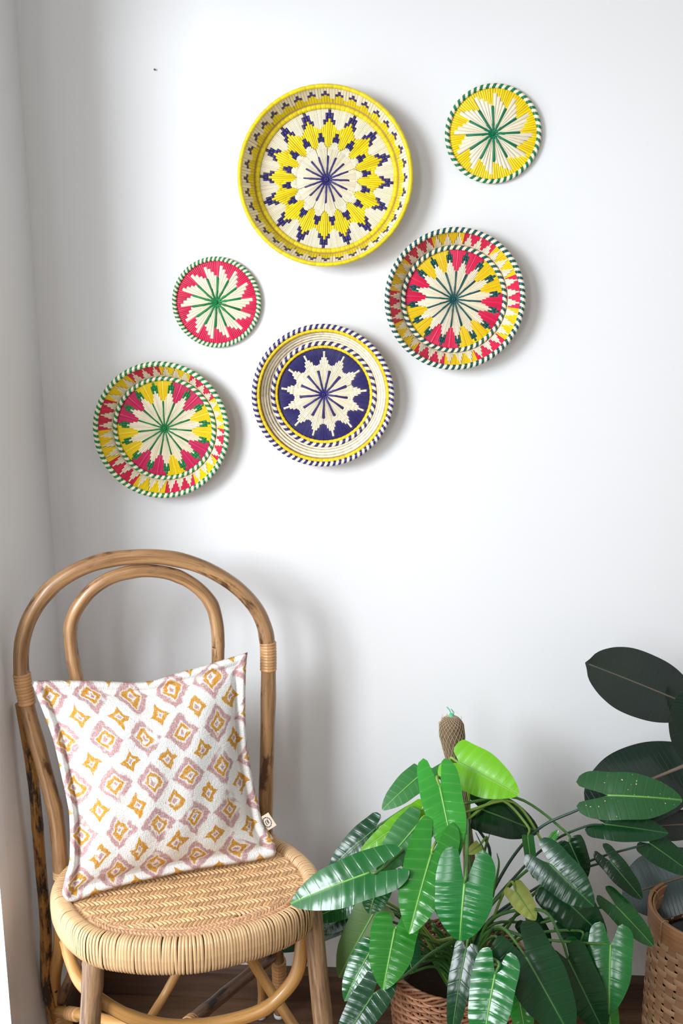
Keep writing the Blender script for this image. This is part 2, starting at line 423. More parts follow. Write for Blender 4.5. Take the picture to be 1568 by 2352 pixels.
# ------------------------------------------------------------------ woven wall baskets
def pol(r, phi, t): return (r * math.sin(phi), -t, r * math.cos(phi))     # seen from the room: phi clockwise from up
def patch(mb, p0, p1, r0, r1, prof, lift=.0014, gap=.05, rows=None, mi=0):
    """one woven strip lying on the surface t = prof(r): domed across, tucked in at both ends"""
    w = p1 - p0; p0 += w * gap * .5; p1 -= w * gap * .5
    L = r1 - r0; e = min(.004, L * .22)
    rs = [r0, r0 + e] + ([r0 + L * .5] if (rows or L > .03) else []) + [r1 - e, r1]
    jit = random.uniform(-.0003, .0004); R_ = []
    for i, r in enumerate(rs):
        end = .15 if i in (0, len(rs) - 1) else 1
        t = prof(r)
        R_.append([pol(r, p0, t + .0002), pol(r, lerp(p0, p1, .25), t + (lift * .85 + jit) * end), pol(r, lerp(p0, p1, .75), t + (lift * .85 + jit) * end), pol(r, p1, t + .0002)])
    mb.grid(R_, mi)
def bar(mb, wd, r0, r1, prof, lift=.0034):
    rows = []
    for k, e in ((0, .2), (.12, 1), (.55, 1), (.93, 1), (1, .1)):
        r = lerp(r0, r1, k); hw = wd * (.42 if k == 0 else .5); t = prof(r)
        rows.append([(x, -(t + h), r) for x, h in ((-hw, .0006), (-hw * .5, lift * e), (hw * .5, lift * e), (hw, .0006))])
    mb.grid(rows)
def striped_ring(Rr, rad, t, nstripe, mats, seg=10, per=4, twist=.9, ribs=True, squash=1.0):
    """coil wrapped in strips of two colours that run aslant"""
    mb = MB(); n = nstripe * 2 * per; rows = []
    for i in range(n):
        phi = 2 * math.pi * i / n; row = []
        for k in range(seg):
            a = 2 * math.pi * k / seg
            sh = (i / per + twist * (k / seg) * 2) % 1.0
            rr = rad * (1 + .10 * math.sin(math.pi * sh)) if ribs else rad
            row.append(pol(Rr + math.cos(a) * rr, phi, t + math.sin(a) * rr * squash))
        rows.append(row)
    for i in range(n):
        for k in range(seg):
            s = int(math.floor((i + .5) / per + twist * ((k + .5) / seg) * 2)) % 2
            j = (i + 1) % n; l = (k + 1) % seg
            b = len(mb.v)
            mb.v += [rows[i][k], rows[j][k], rows[j][l], rows[i][l]]; mb.uv += [(0, 0)] * 4
            tn = ((i // per) * 37 % 11) / 11; mb.tone += [tn] * 4
            mb.f.append((b, b + 1, b + 2, b + 3)); mb.mi.append(s)
    return mb
def weld(me):
    import bmesh
    bm = bmesh.new(); bm.from_mesh(me); bmesh.ops.remove_doubles(bm, verts=bm.verts, dist=1e-6); bm.to_mesh(me); bm.free(); return me
def ring_part(name, parent, *a, mats=None, **k):
    me = striped_ring(*a, mats, **k).mesh(name, mats); return link(name, weld(me), parent)
def coil(Rr, rad, t, nseg, seg=8, twist=0.0):
    """plain coil with stitches pulled tight at intervals"""
    mb = MB(); n = nseg * 4; rows = []
    for i in range(n + 1):
        phi = 2 * math.pi * i / n; k_ = .86 if i % 4 == 0 else 1.0
        rows.append([pol(Rr + math.cos(2 * math.pi * k / seg) * rad * k_, phi, t + math.sin(2 * math.pi * k / seg) * rad * k_) for k in range(seg)])
    for i in range(n):
        mb.grid([rows[i], rows[i + 1]], close=True, tone=((i // 4) * 29 % 13) / 13)
    return mb
def backing(parent, prof, rmax, name='backing', t_off=-.0012, mat=BACK):
    mb = MB(); rs = [0.0005] + [rmax * k / 16 for k in range(1, 17)]; n = 72
    f = [[pol(r, 2 * math.pi * i / n, prof(r) + t_off) for i in range(n)] for r in rs]
    b = [[pol(r, 2 * math.pi * i / n, max(.0004, prof(r) + t_off - .004)) for i in range(n)] for r in rs[::-1]]
    mb.grid(f + b, close=True, tone=.5); return mb.build(name, mat, parent)
def knot(parent, mat, t, r=.006):
    r *= .62
    mb = MB(); n = 12
    mb.grid([[pol(q, 2 * math.pi * i / n, t + h) for i in range(n)] for q, h in ((r * 1.0, .001), (r * .8, .0036), (r * .5, .0044), (r * .25, .003), (.0002, .0012))], close=True, tone=.3)
    return mb.build('centre_knot', mat, parent)
def fan(fn, n, name, mat, parent, offs=0.0, jitter=.012, variants=3, mats=None):
    """n turned copies of a few meshes made by fn(mb)"""
    cache = {}
    for i in range(n):
        mt = mats[i] if mats else mat; key = (mt.name, i % variants)
        if key not in cache:
            mb = MB(); fn(mb); cache[key] = mb.mesh(name, mt)
        o = link(name, cache[key], parent); o.rotation_euler = (0, 2 * math.pi * i / n + offs + random.uniform(-jitter, jitter), 0)

def place_basket(px, py, rpx, Hh, rot, label, group):
    c = P(px, py, -Hh); rim = rpx * mpp(c) * 1.005
    c.y = 0
    b = thing('woven_wall_basket', (c.x, -.002, c.z), label, 'basket', group); b.rotation_euler = (0, rot, 0)
    return b, rim

GB = 'woven straw baskets hung on the wall'
def pinwheel_disc(px, py, rpx, N, mbg, mspoke, rot, label):
    b, Rr = place_basket(px, py, rpx, .010, 0, label, GB)
    rad = .0044; Rd = Rr - rad * 1.6
    prof = lambda r: .006 + .003 * (1 - (r / Rd) ** 2)
    backing(b, prof, Rd + .003)
    sec = 2 * math.pi / N; sf = .13; ends = [.885, .80, .72, .65]; n = len(ends)
    def spoke(mb): bar(mb, .0052, Rd * .03, Rd * .61, prof, .0044)
    def petal(mb):
        w = sec * (1 - sf) / n
        for k, e in enumerate(ends):
            a = sec * sf * .5 + k * w
            patch(mb, a, a + w, Rd * .07, Rd * (e + random.uniform(-.012, .012)), prof, .0026, rows=1)
    def wedge(mb):
        w = sec * (1 - sf) / n
        patch(mb, -sec * sf * .5, sec * sf * .5, Rd * .59, Rd * .99, prof, .0014)
        for k, e in enumerate(ends):
            for h in (0, 1):
                a = sec * sf * .5 + k * w + h * w / 2
                patch(mb, a, a + w / 2, Rd * (e - .01), Rd * .995, prof, .0014, gap=.08)
    fan(wedge, N, 'edge_stitching', mbg, b, rot, .002); fan(petal, N, 'petal', CREAM, b, rot); fan(spoke, N, 'spoke', mspoke, b, rot, .03)
    knot(b, mspoke, prof(0) + .001)
    ring_part('rim', b, Rr - rad, rad, .008, 44 if N == 12 else 62, mats=[mspoke, CREAM])

def tray_prof(rb, Rt, Hh):
    r0 = rb + .0085
    def f(r):
        if r <= r0: return .006
        u = (r - r0) / (Rt - r0); return .006 + (Hh - .006) * min(1.2, u ** .9)
    return f

def star_tray(px, py, rpx, N, rbk, dark, cols, rot, ccols, wall_n, wall_groups, wall_rot, nstripe, label, rot_b=0):
    Hh = .044
    b, Rr = place_basket(px, py, rpx, Hh, 0, label, GB)
    rad = .0050; Rt = Rr - rad; rb = Rr * rbk; prof = tray_prof(rb, Rt, Hh)
    backing(b, prof, Rt)
    sec = 2 * math.pi / N; sf = .15; ends = [.58, .66, .735, .80, .735, .66, .58]; n = len(ends); w = sec * (1 - sf) / n
    a0 = -sec * (1 - sf) / 2
    def petal(mb):
        for k, e in enumerate(ends): patch(mb, a0 + k * w, a0 + (k + 1) * w, rb * .06, rb * (e + random.uniform(-.01, .01)), prof, .0024, rows=1)
    tipr = {2: (.735, .90), 3: (.80, .965), 4: (.735, .90)}
    def tip(mb):
        for k, (r0, r1) in tipr.items():
            m_ = (r0 + r1) / 2
            patch(mb, a0 + k * w, a0 + (k + 1) * w, rb * (r0 - .005), rb * m_, prof, .0022)
            patch(mb, a0 + k * w, a0 + (k + 1) * w, rb * m_, rb * r1, prof, .0022)
    def wedge(mb):   # centred on the gap between two petals
        lim = [.945, .86, .66, .58]
        segs = [(-sf / 2 * sec, sf / 2 * sec, .56)]
        for sgn in (1, -1):
            for k in range(4):
                lo = sec * sf / 2 + k * w; hi = lo + (w if k < 3 else w / 2)
                e = [.575, .655, .90, .965][k]
                rng = [(e, 1.0)]
                for (r0, r1) in rng:
                    for h in (0, 1):
                        x0, x1 = lerp(lo, hi, h / 2), lerp(lo, hi, (h + 1) / 2)
                        q = (x0, x1) if sgn > 0 else (-x1, -x0)
                        patch(mb, q[0], q[1], rb * (r0 - .01), rb * r1, prof, .0014, gap=.06)
        patch(mb, -sf / 2 * sec, sf / 2 * sec, rb * .54, rb, prof, .0014)
    def spoke(mb): bar(mb, .0039, rb * .03, rb * .57, prof, .0042)
    fan(wedge, N, 'colour_wedge', None, b, rot + sec / 2, 0.004, 1, mats=ccols)
    fan(petal, N, 'petal', CREAM, b, rot); fan(tip, N, 'petal_tip', dark, b, rot); fan(spoke, N, 'spoke', dark, b, rot + sec / 2, .02)
    knot(b, dark, .007, .007)
    ring_part('inner_ring', b, rb + .003, .0042, .0095, nstripe, mats=[dark, CREAM])
    # sloping side: cream teeth standing on the inner ring, colour above
    r0, r1 = rb + .0075, Rt - .003; ws = 2 * math.pi / wall_n; hts = [.12, .36, .62, .88, .62, .36, .12]
    def tooth(mb):
        for k, h in enumerate(hts):
            x0 = -ws / 2 + ws * k / 7; patch(mb, x0, x0 + ws / 7, r0, lerp(r0, r1, h), prof, .0014, gap=.08)
    def above(mb):
        for k, h in enumerate(hts):
            x0 = -ws / 2 + ws * k / 7
            patch(mb, x0, x0 + ws / 7, lerp(r0, r1, h), r1, prof, .0012, gap=.05)
    fan(tooth, wall_n, 'side_tooth', CREAM, b, wall_rot + ws / 2, .01)
    fan(above, wall_n, 'side_panel', None, b, wall_rot + ws / 2, .002, 2, mats=[wall_groups[(i * len(wall_groups)) // wall_n] for i in range(wall_n)])
    ring_part('rim', b, Rt, rad, Hh, nstripe + 20, mats=[dark, CREAM])

def seq(groups): return [c for c, n in groups for _ in range(n)]

# 1. the largest: yellow tray with a sixteen-pointed star
def big_tray():
    Hh = .062
    b, Rr = place_basket(746, 405.5, 201, Hh, 0, 'largest woven tray, yellow rim and navy-tipped yellow star, top of wall', GB)
    rad = .0042; Rt = Rr - rad; rb = Rr * .785; prof = tray_prof(rb, Rt, Hh)
    backing(b, prof, Rt)
    N = 16; sec = 2 * math.pi / N; m_ = 9; w = sec / m_; rot = R(3)
    # offset index d = 0 at the spoke direction ... 4 at the middle of the inner petal
    inner = {0: .44, 1: .465, 2: .495, 3: .53, 4: .54}
    nav_i = {3: (.53, .605), 4: (.54, .665)}
    yel = {0: (.44, .865), 1: (.47, .815), 2: (.50, .78), 3: (.605, .75), 4: (.665, .72)}
    nav_o = {0: (.865, .985), 1: (.815, .945), 2: (.78, .85)}
    out = {0: (.985, 1.0), 1: (.945, 1.0), 2: (.85, 1.0), 3: (.75, 1.0), 4: (.72, 1.0)}
    def cols_(d): return [d] if d == 0 else [d, -d]
    def ext(k, s=1): x = k * w; return (x - w / 2, x + w / 2)
    def petal(mb):            # centred between two spokes
        for j in range(8):
            k = j - 3.5; dd = int(4.5 - abs(k)); lo = k * w - w / 2; hi = lo + w; e = inner[dd]
            patch(mb, lo, hi, rb * .06, rb * .45, prof, .0024, rows=1)
            patch(mb, lo, hi, rb * .445, rb * e, prof, .0022)
    def at_spoke(d, seg, mb, split=1, lift=.002):
        for j in cols_(d):
            lo, hi = ext(j); r0, r1 = seg
            for q in range(split): patch(mb, lo, hi, rb * lerp(r0, r1, q / split), rb * lerp(r0, r1, (q + 1) / split), prof, lift)
    def rays(mb):
        at_spoke(0, yel[0], mb, 1, .0026); at_spoke(1, yel[1], mb, 1, .0026); at_spoke(2, yel[2], mb, 2); at_spoke(3, yel[3], mb, 2)
        at_spoke(4, yel[4], mb, 1)
    def otip(mb): at_spoke(0, nav_o[0], mb, 2, .0024); at_spoke(1, nav_o[1], mb, 2, .0024); at_spoke(2, nav_o[2], mb, 1, .0022)
    def itip(mb):
        for j in (-1.5, -.5, .5, 1.5):
            r0, r1 = nav_i[int(4.5 - abs(j))]; lo = j * w - w / 2
            patch(mb, lo, lo + w, rb * r0, rb * (r0 + r1) / 2, prof, .0024); patch(mb, lo, lo + w, rb * (r0 + r1) / 2, rb * r1, prof, .0024)
    def outer(mb):
        for d in (1, 2, 3, 4):
            for j in cols_(d):
                lo, hi = ext(j)
                for h in (0, 1): patch(mb, lerp(lo, hi, h / 2), lerp(lo, hi, (h + 1) / 2), rb * out[d][0], rb * 1.0, prof, .0014, gap=.1)
    def inner_sp(mb): patch(mb, -w / 2, w / 2, rb * .33, rb * .385, prof, .0022); patch(mb, -w / 2, w / 2, rb * .385, rb * .44, prof, .0022)
    def spoke(mb): bar(mb, .0044, rb * .03, rb * .35, prof, .0042)
    fan(outer, N, 'edge_stitching', CREAM, b, rot, .001); fan(petal, N, 'petal', CREAM, b, rot + sec / 2); fan(inner_sp, N, 'cross_stitch', CREAM, b, rot)
    fan(rays, N, 'yellow_ray', LEMON, b, rot); fan(otip, N, 'ray_tip', NAVY, b, rot); fan(itip, N, 'petal_tip', NAVY, b, rot + sec / 2)
    fan(spoke, N, 'spoke', NAVY, b, rot, .02); knot(b, NAVY, .0075, .008)
    coil(rb + .0042, .0050, .0085, 90).build('inner_ring', LEMON, b)
    K = 36; ws = 2 * math.pi / K; r0, r1 = rb + .0075, Rt - .002; hts = [.36, .50, .56, .50, .36]; nv = {1: (.50, .64), 2: (.56, .80), 3: (.50, .64)}
    def low(mb):
        for k, h in enumerate(hts): x0 = -ws / 2 + ws * k / 5; patch(mb, x0, x0 + ws / 5, r0, lerp(r0, r1, h), prof, .0014, gap=.08)
    def mark(mb):
        for k, (a, c) in nv.items(): x0 = -ws / 2 + ws * k / 5; patch(mb, x0, x0 + ws / 5, lerp(r0, r1, a), lerp(r0, r1, c), prof, .0018)
    def high(mb):
        tops = [.36, .64, .80, .64, .36]
        for k, h in enumerate(tops): x0 = -ws / 2 + ws * k / 5; patch(mb, x0, x0 + ws / 5, lerp(r0, r1, h), r1, prof, .0012, gap=.08)
    fan(high, K, 'side_panel', CREAM, b, 0, .002); fan(low, K, 'side_tooth', LEMON, b, 0, .01); fan(mark, K, 'side_mark', NAVY, b, 0, .012)
    coil(Rt, rad, Hh, 60).build('rim', LEMON, b)
big_tray()

# 2. small yellow disc, 3. small pink disc
pinwheel_disc(1132, 307.5, 109.5, 12, YELLOW, GREEN, R(-3), 'small flat woven disc, yellow edge, cream pinwheel with green spokes')
pinwheel_disc(497, 694.5, 102, 14, PINK, EMERALD, R(4), 'small flat woven disc, pink edge, cream pinwheel with green spokes')
# 4. and 5. star trays in pink and yellow
star_tray(1044, 687.5, 160, 16, .71, TEAL, None, R(-7), seq([(PINK, 2), (YELLOW2, 2)] * 4), 36,
          seq([(YELLOW2, 1), (PINK, 1)] * 6), R(-22), 50, 'woven tray with pink and golden star, dark teal striped rim, right of others')
star_tray(370, 988.5, 156.5, 15, .715, EMERALD, None, R(-13), seq([(YELLOW, 1), (MAGENTA, 2), (YELLOW, 2), (MAGENTA, 2), (YELLOW, 1), (MAGENTA, 2), (YELLOW, 2), (MAGENTA, 2), (YELLOW, 1)]), 36,
          seq([(YELLOW, 1), (PINK, 1)] * 6), R(-1), 52, 'woven tray with magenta and yellow star, green striped rim, lowest at left')
# 6. navy tray with coiled cream side
def navy_tray():
    Hh = .044
    b, Rr = place_basket(741, 909.5, 162.5, Hh, 0, 'woven tray with cream star on navy, coiled cream side, navy striped rim', GB)
    rad = .0048; Rt = Rr - rad; rb = Rr * .66; prof = tray_prof(rb * 1.06, Rt, Hh)
    backing(b, prof, Rt)
    N = 13; sec = 2 * math.pi / N; n = 9; w = sec / n; rot = R(1)
    ends = [.64, .66, .74, .80, .93, .80, .74, .66, .64]
    def petal(mb):
        for k, e in enumerate(ends):
            lo = -sec / 2 + k * w
            if k in (0, 8):
                patch(mb, lo, lo + w, rb * .52, rb * .585, prof, .0022); patch(mb, lo, lo + w, rb * .585, rb * e, prof, .0022); continue
            i1 = .56 if abs(k - 4) > 1 else .66
            if abs(k - 4) == 3: i1 = .50
            patch(mb, lo, lo + w, rb * .06, rb * i1, prof, .0024, rows=1)
            q = max(1, round((e - i1) / .075))
            for j in range(q): patch(mb, lo, lo + w, rb * lerp(i1, e, j / q), rb * lerp(i1, e, (j + 1) / q), prof, .0023)
    def edge(mb):
        for k, e in enumerate(ends):
            lo = -sec / 2 + k * w
            for h in (0, 1): patch(mb, lo + h * w / 2, lo + (h + 1) * w / 2, rb * e, rb, prof, .0014, gap=.1)
    def spoke(mb): bar(mb, .0048, rb * .03, rb * .53, prof, .0043)
    fan(edge, N, 'edge_stitching', NAVY, b, rot, .001); fan(petal, N, 'petal', CREAM, b, rot); fan(spoke, N, 'spoke', NAVY, b, rot + sec / 2, .02)
    knot(b, NAVY, .0075, .007)
    coil(rb + .003, .0038, .009, 64).build('yellow_ring', YELLOW2, b)
    ring_part('inner_ring', b, rb + .0095, .0042, .0125, 46, mats=[NAVY, CREAM])
    ra, rz = rb + .0160, Rt - .0134
    for i in range(4):
        r = lerp(ra, rz, i / 3); coil(r, .0031, prof(r) + .0012, 34 + 3 * i).build('side_coil', CREAM, b).rotation_euler = (0, i * .3, 0)
    coil(Rt - .0075, .0038, Hh - .003, 70).build('yellow_ring', YELLOW2, b)
    ring_part('rim', b, Rt, rad, Hh, 74, mats=[NAVY, CREAM])
navy_tray()

# ------------------------------------------------------------------ the rattan chair
SEAT_Z = .49
BL, BR = PZ(140, 1994, SEAT_Z), PZ(611, 1935, SEAT_Z)
ex = (BR - BL).normalized(); ey = Vector((ex.y, -ex.x, 0)); Z = Vector((0, 0, 1))
def cw(a, b, z): return Vector((BL.x, BL.y, 0)) + ex * a + ey * b + Z * z
lean = R(1.5); aup = Z * math.cos(lean) - ey * math.sin(lean); an = ex.cross(aup)
def AP(x, y, off=0.0): return PP(x, y, BL + ey * off, an)         # a place in the plane of the chair back
foot = cw(.211, .15, 0)
chair = thing('rattan_chair', foot, 'honey-coloured rattan chair with arched hoop back and woven cane seat', 'chair')
def part(mb, name, mat, parent=chair, smooth=True): return mb.build(name, mat, parent, foot, smooth)
def cane(name, pts, rad, mat, n=8, seg=14, nodes=3, parent=chair):
    q = spline(pts, n); m_ = len(q); rr = []
    seedp = random.uniform(0, 6)
    for i in range(m_):
        u = i / (m_ - 1); r0 = lerp(rad[0], rad[1], u) if hasattr(rad, '__len__') else rad
        k = 1 + .018 * math.sin(u * 17 + seedp)
        for nd in range(nodes):
            c = (nd + .5 + .3 * math.sin(seedp + nd * 2.1)) / nodes; k += .07 * math.exp(-((u - c) / .012) ** 2)
        rr.append(r0 * k)
    mb = MB(); mb.tube(q, rr, seg); return part(mb, name, mat, parent)
def binding(pts, rad, turns, mat=BIND, name='binding', parent=chair):
    """strip wound round a pole: one rib per turn"""
    q = spline(pts, 10); L = sum((q[i + 1] - q[i]).length for i in range(len(q) - 1))
    n = turns * 5 + 1; pts2 = []; rr = []
    acc = [0]
    for i in range(len(q) - 1): acc.append(acc[-1] + (q[i + 1] - q[i]).length)
    for i in range(n):
        d = L * i / (n - 1); k = max(j for j in range(len(acc)) if acc[j] <= d + 1e-9); k = min(k, len(q) - 2)
        pts2.append(q[k].lerp(q[k + 1], (d - acc[k]) / max(1e-9, acc[k + 1] - acc[k])))
        rr.append(rad * (.97 + .075 * abs(math.sin(math.pi * i / 5))))
    mb = MB(); mb.tube(pts2, rr, 18)
    for t_ in range(len(mb.tone)): mb.tone[t_] = ((t_ // (19 * 5)) * 31 % 7) / 7
    return part(mb, name, mat, parent)

outer_px = [(140, 1994), (129, 1877), (117, 1825), (104, 1776), (86, 1710), (67, 1642), (53, 1580), (48.5, 1530), (49, 1495), (53, 1465), (67, 1422), (94, 1377),
            (129, 1340), (177, 1310), (237, 1288), (313, 1279), (377, 1280.5), (441, 1294), (496, 1318), (547, 1352.5), (587, 1397), (607, 1440), (614, 1481),
            (616, 1517), (616, 1597), (614, 1686), (612, 1776), (610, 1865), (610, 1935)]
pts = [AP(*q) for q in outer_px]
below = [cw(.005, .012, SEAT_Z - .05)]; belowr = [cw(.41, .012, SEAT_Z - .05)]
cane('back_hoop', [AP(140, 1994) - Z * .04] + pts + [AP(610, 1935) - Z * .04], .0146, CANE, 5, 16, 9)
inner_px = [(205, 1700), (190, 1620), (177, 1561), (170, 1526), (164, 1490), (161.5, 1455), (165, 1425), (181, 1391), (212, 1354), (257, 1326), (313, 1312), (368, 1313), (417, 1327),
            (458, 1354), (486, 1389), (498, 1434), (501, 1481), (500.5, 1510), (500, 1700)]
cane('inner_hoop', [cw(.096, -.002, SEAT_Z - .02)] + [AP(*q, .001) for q in inner_px] + [cw(.314, -.002, SEAT_Z - .02)], .0128, CANE, 5, 16, 7)
binding([AP(50, 1546), AP(55, 1580), AP(63, 1617)], .0162, 10); binding([AP(615, 1474), AP(616, 1505), AP(616, 1540)], .0162, 10)
# rear legs: a scorched pole up the left side, and the poles that carry on down from the back
JL = Vector((-.668, -.232, 0))
cane('rear_pole', [AP(49, 1625) - ey * .022 - ex * .002, P(77, 1800, -.298), P(93, 1988, -.282), P(105, 2128, -.285), P(111, 2290, -.272), Vector((JL.x, JL.y, .012))], [.0105, .0125], CANE_B, 8, 14, 4)
FL0 = P(141, 2080, -.318)
cane('rear_leg', [FL0 + Z * .06, P(137, 2165, -.30), P(127, 2280, -.262), Vector((JL.x + .026, JL.y - .012, .012))], [.0122, .0135], CANE_Y, 8, 14, 2)
FR = PZ(641, 2337, 0)
cane('rear_leg', [cw(.402, .0, SEAT_Z - .03), P(639, 2195, -.142), P(642, 2270, -.108), Vector((FR.x, FR.y, .012))], [.0125, .0115], CANE, 8, 14, 2)
FR2 = PZ(599, 2338, 0)
cane('rear_pole', [cw(.352, .0, SEAT_Z - .035), P(597, 2240, -.118), Vector((FR2.x, FR2.y, .012))], .0085, CANE_L, 8, 12, 2)
for f in (Vector((JL.x, JL.y, 0)), Vector((FR.x, FR.y, 0)), Vector((FR2.x, FR2.y, 0))):
    mb = MB(); mb.tube([f + Z * .0005, f + Z * .002, f + Z * .010, f + Z * .0135], [.008, .0115, .0125, .009], 14); part(mb, 'glide', GLOSSW)
binding([P(640, 2205, -.138), P(641, 2240, -.122), P(642, 2268, -.109)], .0155, 9)
binding([P(128, 2318, -.252), P(142, 2366, -.246)], .020, 7)
# front legs: thick, bark still on
FLT, FRT = P(216, 2190, -.53), P(719, 2120, -.415)
def legline(top, x2, y2, Y2): 
    q = P(x2, y2, Y2); d = (q - top); k = (top.z - .002) / -d.z; return [top - d.normalized() * .035, top, q, top + d * k]
lf = legline(FLT, 207, 2343, -.55); rf = legline(FRT, 742, 2348, -.435)
cane('front_leg', lf, [.0195, .0185], BARK, 8, 18, 4); cane('front_leg', rf, [.0185, .0185], BARK, 8, 18, 4)
# bowed stretcher under the front of the seat
bow = [(150, 2160, -.36), (166, 2215, -.40), (190, 2262, -.44), (244, 2306, -.455), (310, 2339, -.45), (400, 2357, -.43), (500, 2350, -.40), (598, 2322, -.38), (650, 2281, -.365), (683, 2232, -.355), (694, 2165, -.345), (697, 2120, -.34)]
cane('bowed_stretcher', [P(*q) for q in [(x, y, d - .065) for x, y, d in bow]], [.0115, .0135], CANE_Y, 6, 14, 5)
# straight braces
cane('brace', [P(418, 2212, -.38), P(378, 2285, -.40), P(330, 2362, -.45)], .0085, CANE_L, 6, 12, 2)
cane('brace', [P(622, 2198, -.165), P(530, 2272, -.31), P(428, 2356, -.478)], .0128, CANE_D, 6, 14, 3)
cane('brace', [P(568, 2190, -.32), P(618, 2270, -.33), P(690, 2380, -.37), P(748, 2460, -.44)], .0105, CANE_Y, 6, 12, 2)
cane('brace', [P(182, 2206, -.35), P(160, 2250, -.30), P(140, 2300, -.262)], .0105, CANE_D, 6, 12, 2)
binding([P(612, 2206, -.176), P(594, 2221, -.197)], .0155, 5)
cane('stretcher', [P(128, 2322, -.262), P(200, 2334, -.36), P(300, 2356, -.45), P(480, 2382, -.47), P(745, 2392, -.445)], .0115, CANE_L, 6, 12, 3)
binding([P(157, 2327, -.302), P(180, 2331, -.335)], .0135, 4)
binding([P(443, 2344, -.452), P(430, 2354, -.474)], .0145, 3)
mb = MB(); q = P(128, 2278, -.277); mb.tube([q + Vector((0, .006, 0)), q], [.003, .003], 8); part(mb, 'nail', BLACKP)
# seat: woven panel inside a rim wound with peeled cane
weave_out = [(a_ * .9645, b_ * .9645) for a_, b_ in [(.029, .167), (.068, .244), (.125, .282), (.183, .302), (.241, .311), (.325, .299), (.392, .275), (.432, .24), (.462, .165), (.448, .08),
             (.41, .015), (.34, -.022), (.24, -.035), (.14, -.03), (.06, .005), (.02, .08)]]
oc = closed_spline([Vector((a, b, 0)) for a, b in weave_out], 16)
acc = [0]
for i in range(len(oc)): acc.append(acc[-1] + (oc[(i + 1) % len(oc)] - oc[i]).length)
PER = acc[-1]
def along(s):
    s %= PER; k = 0
    lo, hi = 0, len(oc) - 1
    while lo < hi:
        md = (lo + hi + 1) // 2
        if acc[md] <= s: lo = md
        else: hi = md - 1
    k = lo; t = (s - acc[k]) / (acc[k + 1] - acc[k]); p = oc[k].lerp(oc[(k + 1) % len(oc)], t)
    d = (oc[(k + 2) % len(oc)] - oc[(k - 1) % len(oc)]).normalized(); return p, d
RC, RH = .0185, .032            # half width, half height of the rim
def rim_sec(a, k=1.0):
    c, s = math.cos(a), math.sin(a); p = .72
    return (math.copysign(abs(c) ** p, c) * RC * k, math.copysign(abs(s) ** p, s) * RH * k)
def outward(d): 
    n = Vector((d.y, -d.x, 0)); return n if (Vector((.232, .13, 0)) + n * 0 - Vector((0, 0, 0))) is not None else n
cen = Vector((.232, .135, 0))
mb = MB(); rows = []
for i in range(120):
    p, d = along(PER * i / 120); n = Vector((d.y, -d.x, 0))
    if n.dot(p - cen) < 0: n = -n
    c = p + n * (RC + .001); row = []
    for k in range(14):
        x, z = rim_sec(2 * math.pi * k / 14, .93); q = c + n * x; row.append(cw(q.x, q.y, SEAT_Z - .021 + z))
    rows.append(row)
rows.append(rows[0]); mb.grid(rows, close=True, tone=.3); part(mb, 'seat_rim', UNDER)
pitch = PER / 236
def wrap_mesh():
    mb = MB(); w = pitch * random.uniform(.9, .99) / 2; sk = random.uniform(-.0007, .0007); rows = []
    for k in range(19):
        a = 2 * math.pi * k / 18; x, z = rim_sec(a); x2, z2 = rim_sec(a, 1.055)
        s = sk * math.sin(a)
        q = w * (1 + .15 * (x / RC + 1) / 2); rows.append([(-q + s, x, z), (-q * .5 + s, lerp(x, x2, .9), lerp(z, z2, .9)), (q * .5 + s, lerp(x, x2, .9), lerp(z, z2, .9)), (q + s, x, z)])
    mb.grid(rows, tone=random.random()); return mb.mesh('rim_wrap', STRIP)
wm = [wrap_mesh() for _ in range(8)]
for i in range(236):
    p, d = along(PER * i / 236); n = Vector((d.y, -d.x, 0))
    if n.dot(p - cen) < 0: n = -n
    c = p + n * (RC + .001); wp = cw(c.x, c.y, SEAT_Z - .021)
    t3 = ex * d.x + ey * d.y; n3 = ex * n.x + ey * n.y
    if t3.cross(n3).z < 0: t3 = -t3
    o = link('rim_wrap', random.choice(wm), chair); o.location = wp - foot
    o.rotation_euler = Matrix((t3, n3, Z)).transposed().to_euler()
    o.rotation_euler.rotate_axis('Y', random.uniform(-.03, .03))
def inside(a, b, mrg=0.0):
    c = False; n = len(oc)
    for i in range(0, n, 4):
        p, q = oc[i], oc[(i + 4) % n]
        if (p.y > b) != (q.y > b) and a < (q.x - p.x) * (b - p.y) / (q.y - p.y) + p.x: c = not c
    return c
mb = MB(); ctr = cw(.232, .135, SEAT_Z - .008); ring = [cw(p.x, p.y, SEAT_Z - .006) for p in oc[::2]]
lowr = [q - Z * .012 for q in ring]; n = len(ring)
mb.add([ctr] + ring, [(0, i + 1, (i + 1) % n + 1) for i in range(n)], tone=.4)
mb.add([ctr - Z * .012] + lowr, [(0, (i + 1) % n + 1, i + 1) for i in range(n)], tone=.4)
part(mb, 'seat_base', UNDER, smooth=False)
def sag(a, b): return SEAT_Z - .004 * max(0, 1 - ((a - .24) / .2) ** 2 - ((b - .14) / .15) ** 2) + .0005
def strand(mb, a0, b0, a1, b1, w, h, mi=0, tone=None):
    d = Vector((a1 - a0, b1 - b0, 0)); L = d.length; d.normalize(); s = Vector((-d.y, d.x, 0)) * w * .5; rows = []
    for t, k in ((0, .05), (.22, .8), (.5, 1), (.78, .8), (1, .05)):
        c = Vector((a0, b0, 0)) + d * L * t; z = sag(c.x, c.y)
        rows.append([cw(c.x - s.x, c.y - s.y, z - .0015), cw(c.x - s.x * .45, c.y - s.y * .45, z + h * k), cw(c.x + s.x * .45, c.y + s.y * .45, z + h * k), cw(c.x + s.x, c.y + s.y, z - .0015)])
    mb.grid(rows, mi, tone)
mb = MB(); bd = .0155; b = -.06; i = 0
